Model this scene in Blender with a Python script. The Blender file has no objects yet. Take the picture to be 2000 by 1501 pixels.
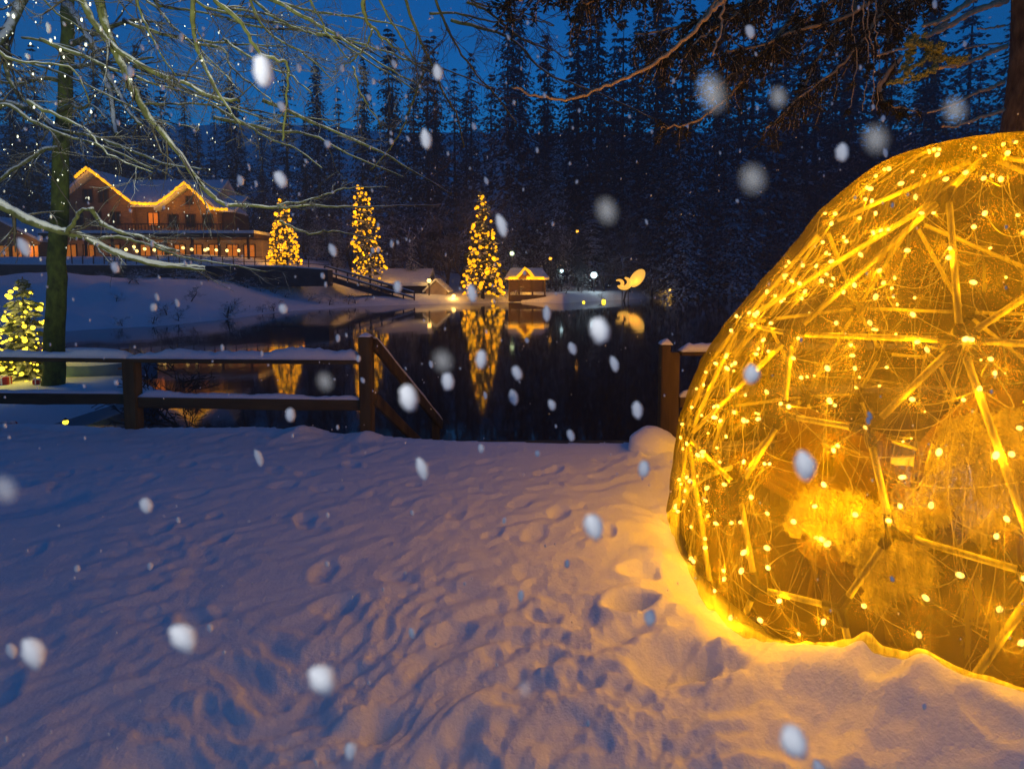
import bpy, math, random
import numpy as np
from mathutils import Vector, Matrix
from mathutils.bvhtree import BVHTree
import bmesh

rng = np.random.default_rng(7)
random.seed(7)
R = math.radians
SC = bpy.context.scene
COL = SC.collection

# ------------------------------------------------------------------ camera
F_PX, PITCH, CAM_Z, PY0 = 1100.0, R(4.0), 1.706, 617.0
cam_d = bpy.data.cameras.new('camera')
cam = bpy.data.objects.new('camera', cam_d)
COL.objects.link(cam)
cam.location = (0, 0, CAM_Z)
cam.rotation_euler = (R(90) - PITCH, 0, 0)
cam_d.sensor_width = 36
cam_d.lens = F_PX / 2000 * 36
cam_d.shift_y = -(750.5 - PY0) / 2000
cam_d.clip_start = 0.02
cam_d.clip_end = 2000
cam_d.dof.use_dof = True
cam_d.dof.focus_distance = 11
cam_d.dof.aperture_fstop = 4.0
SC.camera = cam

# ------------------------------------------------------------------ sky, sun, exposure
SUN_EL, SUN_ROT = R(-1.0), R(0)
w = bpy.data.worlds.new("World")
SC.world = w
w.use_nodes = True
nt = w.node_tree
nt.nodes.clear()
sky = nt.nodes.new('ShaderNodeTexSky')
sky.sky_type = 'NISHITA'
sky.sun_disc = False
sky.sun_elevation = SUN_EL
sky.sun_rotation = SUN_ROT
sky.ozone_density = 4.0
hs = nt.nodes.new('ShaderNodeHueSaturation')
hs.inputs['Saturation'].default_value = 1.0
mulc = nt.nodes.new('ShaderNodeMix')
mulc.data_type = 'RGBA'
mulc.blend_type = 'MULTIPLY'
mulc.inputs[0].default_value = 1.0
mulc.inputs[7].default_value = (0.32, 5.3, 5.9, 1)
bg = nt.nodes.new('ShaderNodeBackground')
bg.inputs['Strength'].default_value = 0.15
wo = nt.nodes.new('ShaderNodeOutputWorld')
nt.links.new(sky.outputs[0], hs.inputs['Color'])
nt.links.new(hs.outputs[0], mulc.inputs[6])
nt.links.new(mulc.outputs[2], bg.inputs['Color'])
nt.links.new(bg.outputs[0], wo.inputs['Surface'])

sl = bpy.data.lights.new('sun', 'SUN')
sl.energy = 0.02
sl.angle = R(40)
sl.color = (0.45, 0.65, 1.0)
so = bpy.data.objects.new('sun', sl)
so.rotation_euler = (R(-86), 0, 0)        # last glow, low behind the forest
COL.objects.link(so)

SC.view_settings.view_transform = 'Standard'
SC.view_settings.look = 'None'
SC.view_settings.exposure = 0.0
SC.view_settings.gamma = 1.0
SC.render.engine = 'CYCLES'
cy = SC.cycles
cy.use_denoising = True
cy.max_bounces = 6
cy.diffuse_bounces = 3
cy.glossy_bounces = 3
cy.transmission_bounces = 4
cy.transparent_max_bounces = 24
cy.sample_clamp_indirect = 2.0
cy.caustics_reflective = False
cy.caustics_refractive = False

def lamp(name, loc, energy, color=(1, .45, .05), radius=.05, kind='POINT', aim=None, spot=None, parent=None):
    l = bpy.data.lights.new(name, kind)
    l.energy = energy
    l.color = color
    l.shadow_soft_size = radius
    o = bpy.data.objects.new(name, l)
    o.location = loc
    if kind == 'SPOT':
        l.spot_size = spot
        l.spot_blend = .6
        o.rotation_euler = (Vector(aim) - Vector(loc)).to_track_quat('-Z', 'Y').to_euler()
    COL.objects.link(o)
    if parent:
        o.parent = parent
        o.visible_glossy = False      # the modelled bulbs are what the water mirrors
    return o

# unseen fill lamp added behind the camera to light the flakes and nearest boughs
lamp('added_fill_lamp', (-.5, -1.7, 2.5), 4, (.93, 1.0, .96), .12)
# camera flash, catching the nearest flakes
lamp('camera_flash', (-.16, -.06, CAM_Z + .24), 10.0, (1.0, .98, .94), .03)
# garden spotlight washing up into the bare branches
lamp('branch_spotlight', (-1.0, -1.2, 1.9), 2200, (.98, 1.0, .66), .15, 'SPOT', aim=(-5.4, 6.5, 5.8), spot=R(66))

# ------------------------------------------------------------------ pixel <-> world
cP, sP = math.cos(PITCH), math.sin(PITCH)
def ray(px, py):
    x = (px - 1000) / F_PX
    v = -(py - PY0) / F_PX
    return x, cP + v * sP, -sP + v * cP
def at(px, py, Y):
    x, y, z = ray(px, py)
    return Vector((x / y * Y, Y, CAM_Z + z / y * Y))
def gnd(px, py, z):
    x, y, zz = ray(px, py)
    t = (z - CAM_Z) / zz
    return Vector((x * t, y * t, z))

# ------------------------------------------------------------------ object helpers
def link(o, parent=None):
    COL.objects.link(o)
    if parent is not None: o.parent = parent
    return o
def tag(o, label=None, cat=None, group=None, kind=None):
    if label: o['label'] = label
    if cat: o['category'] = cat
    if group: o['group'] = group
    if kind: o['kind'] = kind
    return o
def thing(name, label, cat, loc=(0, 0, 0), group=None):
    o = bpy.data.objects.new(name, None)
    o.empty_display_size = .1
    o.location = loc
    link(o)
    return tag(o, label, cat, group)
def mesh_np(name, V, Q, smooth=False):
    """vertices (n,3), faces (m,k) as numpy arrays"""
    me = bpy.data.meshes.new(name)
    V = np.asarray(V, np.float32); Q = np.asarray(Q, np.int32)
    m, k = Q.shape
    me.vertices.add(len(V)); me.vertices.foreach_set('co', V.ravel())
    me.loops.add(m * k); me.loops.foreach_set('vertex_index', Q.ravel())
    me.polygons.add(m)
    me.polygons.foreach_set('loop_start', np.arange(0, m * k, k, dtype=np.int32))
    me.polygons.foreach_set('use_smooth', np.full(m, smooth))
    me.update(calc_edges=True)
    return me

class MB:
    def __init__(s): s.v = []; s.f = []
    def box(s, c, size, rz=0, M=None):
        c = Vector(c); hx, hy, hz = size[0] / 2, size[1] / 2, size[2] / 2
        Mx = M or Matrix.Rotation(rz, 3, 'Z')
        b = len(s.v)
        for k in (-1, 1):
            for j in (-1, 1):
                for i in (-1, 1):
                    s.v.append(tuple(c + Mx @ Vector((i * hx, j * hy, k * hz))))
        for q in ((0, 2, 3, 1), (4, 5, 7, 6), (0, 1, 5, 4), (2, 6, 7, 3), (0, 4, 6, 2), (1, 3, 7, 5)):
            s.f.append(tuple(b + i for i in q))
        return s
    def beam(s, a, b_, w_, h_):
        a = Vector(a); b_ = Vector(b_); d = b_ - a
        x = d.normalized(); up = Vector((0, 0, 1))
        if abs(x.z) > .99: up = Vector((0, 1, 0))
        y = up.cross(x).normalized(); z = x.cross(y)
        M = Matrix((x, y, z)).transposed()
        return s.box((a + b_) / 2, (d.length, w_, h_), M=M)
    def rough_beam(s, a, b_, w_, h_, seed):
        """sawn board: slightly bowed, edges worn unevenly"""
        rr = random.Random(seed); a = Vector(a); b_ = Vector(b_); d = b_ - a; x = d.normalized()
        y = Vector((0, 0, 1)).cross(x).normalized(); z = x.cross(y); n_ = max(8, int(d.length / .09)); b0 = len(s.v)
        ph = rr.uniform(0, 6); c_ = .16 * min(w_, h_)
        for k in range(n_ + 1):
            f_ = k / n_; sag = -.007 * math.sin(math.pi * f_) + .003 * math.sin(f_ * 9 + ph)
            for (i_, j_) in ((-1, -.7), (-.75, -1), (.75, -1), (1, -.7), (1, .7), (.75, 1), (-.75, 1), (-1, .7)):
                wv = 1 + rr.uniform(-.05, .03)
                s.v.append(tuple(a + d * f_ + y * (i_ * w_ / 2 * wv + .002 * math.sin(f_ * 7 + ph)) + z * (j_ * h_ / 2 * (1 + rr.uniform(-.05, .03)) + sag)))
        for k in range(n_):
            for q in range(8): s.f.append((b0 + k * 8 + q, b0 + k * 8 + (q + 1) % 8, b0 + (k + 1) * 8 + (q + 1) % 8, b0 + (k + 1) * 8 + q))
        s.f.append(tuple(b0 + q for q in reversed(range(8)))); s.f.append(tuple(b0 + n_ * 8 + q for q in range(8)))
        return s
    def tube(s, pts, rad, n=6, cap=True):
        pts = [Vector(p) for p in pts]
        if not hasattr(rad, '__len__'): rad = [rad] * len(pts)
        b = len(s.v); u = None
        for i, p in enumerate(pts):
            t = (pts[min(i + 1, len(pts) - 1)] - pts[max(i - 1, 0)])
            if t.length < 1e-9: t = Vector((0, 0, 1))
            t.normalize()
            if u is None: u = t.orthogonal().normalized()
            else:
                u = u - t * u.dot(t)
                u = u.normalized() if u.length > 1e-6 else t.orthogonal().normalized()
            v = t.cross(u)
            for k in range(n):
                a = 2 * math.pi * k / n
                s.v.append(tuple(p + (u * math.cos(a) + v * math.sin(a)) * rad[i]))
        for i in range(len(pts) - 1):
            for k in range(n):
                s.f.append((b + i * n + k, b + i * n + (k + 1) % n, b + (i + 1) * n + (k + 1) % n, b + (i + 1) * n + k))
        if cap:
            s.f.append(tuple(b + k for k in reversed(range(n))))
            s.f.append(tuple(b + (len(pts) - 1) * n + k for k in range(n)))
        return s
    def blob(s, c, r, nu=10, nv=6, bump=0, M=None, seed=0):
        rr = random.Random(seed)
        c = Vector(c); b = len(s.v)
        ph = [rr.uniform(0, 6.28) for _ in range(6)]
        for j in range(nv + 1):
            th = math.pi * j / nv
            for i in range(nu):
                a = 2 * math.pi * i / nu
                d = Vector((math.sin(th) * math.cos(a), math.sin(th) * math.sin(a), math.cos(th)))
                k = 1 + bump * (math.sin(3 * d.x + ph[0]) * math.sin(4 * d.y + ph[1]) + .6 * math.sin(7 * d.z + 5 * d.x + ph[2]) + .35 * math.sin(13 * d.y + 9 * d.z + ph[3]))
                p = Vector((d.x * r[0] * k, d.y * r[1] * k, d.z * r[2] * k))
                if M: p = M @ p
                s.v.append(tuple(c + p))
        for j in range(nv):
            for i in range(nu):
                s.f.append((b + j * nu + i, b + (j + 1) * nu + i, b + (j + 1) * nu + (i + 1) % nu, b + j * nu + (i + 1) % nu))
        return s
    def poly(s, pts):
        b = len(s.v); s.v += [tuple(p) for p in pts]; s.f.append(tuple(range(b, b + len(pts)))); return s
    def prism(s, pts, off):
        """closed solid: polygon pts swept by vector off"""
        off = Vector(off); n = len(pts); b = len(s.v)
        s.v += [tuple(p) for p in pts] + [tuple(Vector(p) + off) for p in pts]
        s.f.append(tuple(range(b, b + n))); s.f.append(tuple(reversed(range(b + n, b + 2 * n))))
        for i in range(n): s.f.append((b + i, b + n + i, b + n + (i + 1) % n, b + (i + 1) % n))
        return s
    def mesh(s, name, smooth=False, bevel=0):
        me = bpy.data.meshes.new(name); me.from_pydata(s.v, [], s.f)
        bm = bmesh.new(); bm.from_mesh(me)
        bmesh.ops.remove_doubles(bm, verts=bm.verts, dist=1e-6)
        bmesh.ops.recalc_face_normals(bm, faces=bm.faces)
        if bevel: bmesh.ops.bevel(bm, geom=bm.edges[:], offset=bevel, segments=2, affect='EDGES', clamp_overlap=True)
        bm.to_mesh(me); bm.free()
        if smooth:
            for p in me.polygons: p.use_smooth = True
        return me
    def build(s, name, mat, parent=None, smooth=False, bevel=0):
        me = s.mesh(name, smooth, bevel)
        me.materials.append(mat)
        return link(bpy.data.objects.new(name, me), parent)

def obj_from(me, name, parent=None, loc=None, rot=None, scale=None):
    o = bpy.data.objects.new(name, me)
    if loc is not None: o.location = loc
    if rot is not None: o.rotation_euler = rot
    if scale is not None: o.scale = scale
    return link(o, parent)
def copy_tree(root, loc, rz, sc, label=None):
    r = root.copy(); COL.objects.link(r)
    r.location = loc; r.rotation_euler = (0, 0, rz); r.scale = sc
    if label: r['label'] = label
    for ch in list(root.children):
        c = ch.copy(); COL.objects.link(c); c.parent = r
    return r

# ------------------------------------------------------------------ numpy noise
def _h(ix, iy, s):
    n = (ix.astype(np.int64) * 374761393 + iy.astype(np.int64) * 668265263 + s * 1274126177) & 0x7fffffff
    n = ((n ^ (n >> 13)) * 1274126177) & 0x7fffffff
    return ((n ^ (n >> 16)) & 0xffff) / 65535.0
def vnoise(x, y, s=0):
    ix = np.floor(x); iy = np.floor(y); fx = x - ix; fy = y - iy
    fx = fx * fx * fx * (fx * (fx * 6 - 15) + 10); fy = fy * fy * fy * (fy * (fy * 6 - 15) + 10)
    ix = ix.astype(np.int64); iy = iy.astype(np.int64)
    a = _h(ix, iy, s); b = _h(ix + 1, iy, s); c = _h(ix, iy + 1, s); d = _h(ix + 1, iy + 1, s)
    return (a * (1 - fx) + b * fx) * (1 - fy) + (c * (1 - fx) + d * fx) * fy - .5
def fbm(x, y, o=4, s=0):
    t = 0; a = 1
    for i in range(o):
        t = t + a * vnoise(x, y, s + i); x = x * 2.03 + 5.1; y = y * 2.03 + 1.7; a *= .5
    return t
def sstep(a, b, x):
    t = np.clip((x - a) / (b - a), 0, 1); return t * t * (3 - 2 * t)

# ------------------------------------------------------------------ materials
def new_mat(name):
    m = bpy.data.materials.new(name); m.use_nodes = True
    n = m.node_tree.nodes; p = n['Principled BSDF']
    return m, m.node_tree, n, p
def N(nt_, typ, **kw):
    n = nt_.nodes.new(typ)
    for k, v in kw.items(): setattr(n, k, v)
    return n
def noise_node(nt_, scale, detail=4, rough=.55, coord='Object', stretch=None):
    tc = N(nt_, 'ShaderNodeTexCoord')
    nz = N(nt_, 'ShaderNodeTexNoise')
    nz.inputs['Scale'].default_value = scale; nz.inputs['Detail'].default_value = detail; nz.inputs['Roughness'].default_value = rough
    src = tc.outputs[coord]
    if stretch:
        mp = N(nt_, 'ShaderNodeMapping'); mp.inputs['Scale'].default_value = stretch
        nt_.links.new(src, mp.inputs['Vector']); src = mp.outputs[0]
    nt_.links.new(src, nz.inputs['Vector'])
    return nz
def ramp(nt_, src, stops):
    r = N(nt_, 'ShaderNodeValToRGB')
    e = r.color_ramp.elements
    e[0].position, e[0].color = stops[0][0], (*stops[0][1], 1)
    e[1].position, e[1].color = stops[-1][0], (*stops[-1][1], 1)
    for p, c in stops[1:-1]:
        x = e.new(p); x.color = (*c, 1)
    nt_.links.new(src, r.inputs[0])
    return r
def bump(nt_, src, p, strength=.3, dist=.02):
    b = N(nt_, 'ShaderNodeBump'); b.inputs['Strength'].default_value = strength; b.inputs['Distance'].default_value = dist
    nt_.links.new(src, b.inputs['Height']); nt_.links.new(b.outputs[0], p.inputs['Normal'])
def noisy(name, stops, scale=8, rough=.7, bs=.4, bd=.01, stretch=None, detail=5, snow=None, coord='Object'):
    """procedural material: noise -> colour ramp + bump, optionally snow lying on upward faces"""
    m, t, n, p = new_mat(name)
    nz = noise_node(t, scale, detail, .6, coord, stretch)
    r = ramp(t, nz.outputs[0], stops)
    p.inputs['Roughness'].default_value = rough
    col = r.outputs[0]
    if snow:
        lo, hi, sscale = snow
        g = N(t, 'ShaderNodeNewGeometry'); sx = N(t, 'ShaderNodeSeparateXYZ')
        t.links.new(g.outputs['Normal'], sx.inputs[0])
        n2 = noise_node(t, sscale, 3, .6, coord)
        ad = N(t, 'ShaderNodeMath', operation='MULTIPLY_ADD')
        t.links.new(n2.outputs[0], ad.inputs[0]); ad.inputs[1].default_value = 1.6
        t.links.new(sx.outputs['Z'], ad.inputs[2])
        sb = N(t, 'ShaderNodeMapRange'); sb.inputs['From Min'].default_value = lo + .8; sb.inputs['From Max'].default_value = hi + .8
        t.links.new(ad.outputs[0], sb.inputs['Value'])
        mx = N(t, 'ShaderNodeMix', data_type='RGBA')
        t.links.new(sb.outputs[0], mx.inputs[0]); t.links.new(col, mx.inputs[6]); mx.inputs[7].default_value = (.8, .83, .87, 1)
        col = mx.outputs[2]
    t.links.new(col, p.inputs['Base Color'])
    if bs: bump(t, nz.outputs[0], p, bs, bd)
    return m
def emit(name, color, strength):
    m, t, n, p = new_mat(name)
    p.inputs['Base Color'].default_value = (*color, 1)
    p.inputs['Emission Color'].default_value = (*color, 1)
    p.inputs['Emission Strength'].default_value = strength
    m.cycles.emission_sampling = 'NONE'
    return m

M = {}
# snow: real bumps are in the mesh, only grain here
m, t, n, p = new_mat('snow')
nz = noise_node(t, 55, 5, .65)
r_ = ramp(t, nz.outputs[0], [(.3, (.80, .83, .87)), (.7, (.88, .90, .92))])
t.links.new(r_.outputs[0], p.inputs['Base Color'])
p.inputs['Roughness'].default_value = .75
p.inputs['Specular IOR Level'].default_value = .25
bump(t, nz.outputs[0], p, .55, .014)
M['snow'] = m
M['far_snow'] = noisy('far_snow', [(.35, (.72, .76, .82)), (.62, (.86, .88, .90))], 2.2, .8, .4, .15)
M['soil'] = noisy('soil', [(.3, (.03, .025, .02)), (.7, (.09, .075, .06))], 3, .9)
M['wood'] = noisy('wood', [(.3, (.055, .035, .010)), (.55, (.12, .078, .022)), (.75, (.19, .125, .038))], 6, .75, .5, .008, (1, 1, .18))
M['rail_wood'] = noisy('rail_wood', [(.3, (.05, .032, .010)), (.55, (.11, .070, .021)), (.75, (.17, .11, .034))], 7, .75, .5, .008, (.15, 1, 1))
M['chalet_wood'] = noisy('chalet_wood', [(.3, (.11, .065, .032)), (.5, (.22, .135, .068)), (.7, (.32, .20, .10))], 2.2, .8, .4, .03, (1, 1, 6))
M['chalet_render'] = noisy('chalet_render', [(.35, (.36, .26, .18)), (.65, (.50, .38, .28))], 2, .85, .3, .02)
M['dark_wood'] = noisy('dark_wood', [(.3, (.035, .022, .014)), (.7, (.09, .055, .035))], 3, .8, .4, .02)
M['stone'] = noisy('stone', [(.3, (.025, .024, .024)), (.7, (.075, .072, .07))], 1.4, .85, .6, .05)
M['moss_bark'] = noisy('moss_bark', [(.3, (.03, .038, .010)), (.5, (.085, .115, .018)), (.72, (.15, .19, .03))], 9, .9, .7, .012, (1, 1, .6), snow=(.62, .95, 6))
M['limb_bark'] = noisy('limb_bark', [(.3, (.06, .065, .022)), (.55, (.14, .155, .045)), (.75, (.22, .23, .085))], 10, .9, .6, .006, snow=(.12, .5, 7))
M['twig_bark'] = noisy('twig_bark', [(.3, (.05, .042, .03)), (.7, (.14, .12, .085))], 8, .9, 0, 0, snow=(.35, .75, 5))
M['lower_bark'] = noisy('lower_bark', [(.3, (.035, .03, .022)), (.7, (.085, .075, .055))], 8, .9, .6, .01)
M['spruce_bark'] = noisy('spruce_bark', [(.32, (.05, .032, .015)), (.5, (.16, .105, .05)), (.7, (.28, .19, .09))], 14, .95, 1, .04, (1, 1, .35))
M['dead_branch'] = noisy('dead_branch', [(.3, (.50, .36, .16)), (.7, (.78, .60, .30))], 20, .85, .6, .004)
M['spruce_needles'] = noisy('spruce_needles', [(.3, (.028, .032, .014)), (.7, (.075, .07, .030))], 9, .7, 0, 0)
M['sprig_needles'] = noisy('sprig_needles', [(.3, (.17, .19, .05)), (.7, (.33, .34, .10))], 20, .8, 0, 0)
M['far_needles'] = noisy('far_needles', [(.3, (.010, .018, .016)), (.7, (.030, .045, .036))], .8, .8, 0, 0, snow=(.68, 1.2, .55))
M['far_needles_snowy'] = noisy('far_needles_snowy', [(.3, (.012, .02, .018)), (.7, (.035, .05, .04))], .8, .8, 0, 0, snow=(.15, .60, .6))
M['snowy_twigs'] = noisy('snowy_twigs', [(.3, (.035, .025, .022)), (.7, (.085, .065, .06))], 1, .9, 0, 0, snow=(.22, .70, .8))
M['far_trunk'] = noisy('far_trunk', [(.3, (.02, .016, .014)), (.7, (.06, .05, .042))], 2, .9, .5, .05)
M['xmas_needles'] = noisy('xmas_needles', [(.3, (.03, .045, .018)), (.7, (.075, .10, .035))], 3, .8, 0, 0, snow=(.60, 1.15, 2))
M['roof'] = M['far_snow']
M['metal'] = noisy('metal', [(.3, (.03, .03, .035)), (.7, (.06, .06, .065))], 10, .45, 0, 0)
M['pipe'] = noisy('pipe', [(.3, (.42, .40, .34)), (.7, (.56, .54, .46))], 12, .4, 0, 0)
M['hub'] = noisy('hub', [(.3, (.028, .027, .034)), (.7, (.055, .053, .062))], 12, .5, 0, 0)
M['wire'] = noisy('wire', [(.3, (.5, .46, .38)), (.7, (.7, .66, .55))], 12, .3, 0, 0)
M['fur'] = noisy('fur', [(.3, (.26, .23, .17)), (.5, (.40, .36, .29)), (.7, (.52, .48, .40))], 16, .95, 1, .03, (1, 1, .5))
M['floor'] = noisy('floor', [(.3, (.018, .011, .006)), (.7, (.055, .033, .018))], 5, .7, .4, .01, (1, .12, 1))
M['fabric'] = noisy('fabric', [(.3, (.09, .05, .022)), (.7, (.16, .09, .04))], 18, .95, .5, .005)
M['red'] = noisy('red', [(.3, (.35, .01, .01)), (.7, (.55, .025, .02))], 5, .5, 0, 0)
M['boat_hull'] = noisy('boat_hull', [(.3, (.10, .18, .30)), (.7, (.16, .26, .40))], 3, .5, 0, 0)
M['boat_wood'] = noisy('boat_wood', [(.3, (.16, .08, .04)), (.7, (.3, .16, .08))], 3, .5, 0, 0)
M['flake'] = noisy('flake', [(.3, (.86, .89, .92)), (.7, (.94, .95, .96))], 200, .9, 0, 0)
M['shrub'] = noisy('shrub', [(.3, (.03, .025, .02)), (.7, (.09, .075, .06))], 4, .9, 0, 0, snow=(.0, .4, 4))
M['bulb'] = emit('bulb', (1.0, .62, .16), 9)
M['cord_light'] = emit('cord_light', (1.0, .45, .006), 1.5)
M['far_bulb'] = emit('far_bulb', (1.0, .44, .004), 1.5)
M['yellow_bulb'] = emit('yellow_bulb', (1.0, .70, .04), 2.6)
M['globe'] = emit('globe', (1.0, .62, .16), 4.0)
M['lantern'] = emit('lantern', (1.0, .50, .07), 1.1)
M['cold'] = emit('cold', (.70, .95, 1.0), 2.0)
M['greenish'] = emit('greenish', (.75, .9, .55), .8)
M['warm_window'] = emit('warm_window', (1.0, .34, .03), .24)

# pond
m, t, n, p = new_mat('water')
p.inputs['Base Color'].default_value = (.003, .006, .011, 1)
p.inputs['Roughness'].default_value = .055
p.inputs['IOR'].default_value = 1.4
nz = noise_node(t, 1.1, 3, .5, 'Object', (1, .55, 1))
bump(t, nz.outputs[0], p, .07, .05)
M['water'] = m

# dome film: clear plastic, milky and streaked with condensation
m, t, n, p = new_mat('film')
n.remove(p)
uvn = N(t, 'ShaderNodeTexCoord')
def streak(sx, sy, rot, scale, det=4):
    mp = N(t, 'ShaderNodeMapping'); mp.inputs['Scale'].default_value = (sx, sy, 1); mp.inputs['Rotation'].default_value = (0, 0, rot)
    z = N(t, 'ShaderNodeTexNoise'); z.inputs['Scale'].default_value = scale; z.inputs['Detail'].default_value = det; z.inputs['Roughness'].default_value = .65
    z.inputs['Distortion'].default_value = .25
    t.links.new(uvn.outputs['UV'], mp.inputs['Vector']); t.links.new(mp.outputs[0], z.inputs['Vector'])
    return z
z1 = streak(22, 2.2, .35, 7); z2 = streak(20, 2.0, -.8, 6); z3 = streak(3, 3, 0, 3, 5)
mx1 = N(t, 'ShaderNodeMath', operation='MAXIMUM'); t.links.new(z1.outputs[0], mx1.inputs[0]); t.links.new(z2.outputs[0], mx1.inputs[1])
mr = N(t, 'ShaderNodeMapRange'); mr.inputs['From Min'].default_value = .42; mr.inputs['From Max'].default_value = .76
mr.inputs['To Min'].default_value = .52; mr.inputs['To Max'].default_value = .88
t.links.new(mx1.outputs[0], mr.inputs['Value'])
mr2 = N(t, 'ShaderNodeMapRange'); mr2.inputs['From Min'].default_value = .3; mr2.inputs['From Max'].default_value = .7
mr2.inputs['To Min'].default_value = .68; mr2.inputs['To Max'].default_value = 1.22
t.links.new(z3.outputs[0], mr2.inputs['Value'])
ml = N(t, 'ShaderNodeMath', operation='MULTIPLY'); t.links.new(mr.outputs[0], ml.inputs[0]); t.links.new(mr2.outputs[0], ml.inputs[1]); ml.use_clamp = True
tr = N(t, 'ShaderNodeBsdfTransparent'); tr.inputs[0].default_value = (.97, .90, .62, 1)  # amber in the film colours paints in the bulbs' golden glow
tl = N(t, 'ShaderNodeBsdfTranslucent'); tl.inputs[0].default_value = (.108, .090, .008, 1)
df = N(t, 'ShaderNodeBsdfDiffuse'); df.inputs[0].default_value = (.096, .080, .008, 1)
gl = N(t, 'ShaderNodeBsdfGlossy'); gl.inputs['Roughness'].default_value = .12
a1 = N(t, 'ShaderNodeMixShader'); a1.inputs[0].default_value = .35; t.links.new(tl.outputs[0], a1.inputs[1]); t.links.new(df.outputs[0], a1.inputs[2])
a2 = N(t, 'ShaderNodeMixShader'); a2.inputs[0].default_value = .05; t.links.new(a1.outputs[0], a2.inputs[1]); t.links.new(gl.outputs[0], a2.inputs[2])
a3 = N(t, 'ShaderNodeMixShader'); sv = N(t, 'ShaderNodeSeparateXYZ'); t.links.new(uvn.outputs['UV'], sv.inputs[0])      # milkier towards the crown, painting in the haze of a grazing view
mv = N(t, 'ShaderNodeMapRange'); mv.inputs['From Min'].default_value = .28; mv.inputs['From Max'].default_value = .75; mv.inputs['To Min'].default_value = 1.0; mv.inputs['To Max'].default_value = 1.12
t.links.new(sv.outputs['Y'], mv.inputs['Value'])
mw = N(t, 'ShaderNodeMath', operation='MULTIPLY'); mw.use_clamp = True
t.links.new(ml.outputs[0], mw.inputs[0]); t.links.new(mv.outputs[0], mw.inputs[1])
t.links.new(mw.outputs[0], a3.inputs[0]); t.links.new(tr.outputs[0], a3.inputs[1]); t.links.new(a2.outputs[0], a3.inputs[2])
bz = N(t, 'ShaderNodeBump'); bz.inputs['Strength'].default_value = .5; bz.inputs['Distance'].default_value = .02
t.links.new(mx1.outputs[0], bz.inputs['Height'])
for q in (tl, df, gl): t.links.new(bz.outputs[0], q.inputs['Normal'])
t.links.new(a3.outputs[0], n['Material Output'].inputs['Surface'])
M['film'] = m

# ------------------------------------------------------------------ terrain
WATER_Z = -1.1
DX, DY, DZ, DA, DB = 2.85, 3.455, .101, 1.8, 2.332      # dome centre and radii
near_lip = [gnd(px, py, 0) for px, py in ((-900, 822), (-300, 824), (0, 827), (250, 834), (500, 829), (600, 836), (720, 846), (900, 858), (1100, 862), (1260, 862), (1500, 860), (2300, 860), (3500, 860))]
lipx = np.array([p.x for p in near_lip]); lipy = np.array([p.y for p in near_lip])
shore = [(-1500, 668), (-300, 656), (130, 646), (300, 638), (450, 623), (560, 608), (700, 598), (850, 593), (1000, 590), (1100, 592), (1200, 586), (1400, 577), (1700, 572), (2300, 570), (4000, 568)]
sh_u = np.array([(a - 1000) / F_PX for a, b in shore]); sh_y = np.array([gnd(1000, b, WATER_Z).y for a, b in shore])

pits = [(rng.uniform(-5, 2.6), rng.uniform(1.0, 5.6), rng.uniform(.04, .085), rng.uniform(.012, .03), rng.uniform(0, 3.14)) for _ in range(120)]
for px, py, rr_, dd in ((1232, 1180, .10, .12), (1320, 1290, .15, .10), (1390, 1300, .11, .08), (1735, 1345, .10, .07), (1560, 1400, .2, .04), (1250, 1110, .09, .06), (40, 985, .30, .06), (880, 1240, .08, .025), (1010, 1345, .09, .03), (760, 1420, .09, .03)):
    g = gnd(px, py, 0); pits.append((g.x, g.y, rr_, dd, .5))
heaps = []
for px, py, rr_, hh in ((1745, 1330, .16, .10), (1275, 880, .20, .20), (720, 848, .16, .10), (590, 845, .22, .09), (1290, 1075, .14, .07), (1330, 1190, .16, .05)):
    g = gnd(px, py, 0); heaps.append((g.x, g.y, rr_, hh))

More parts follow.
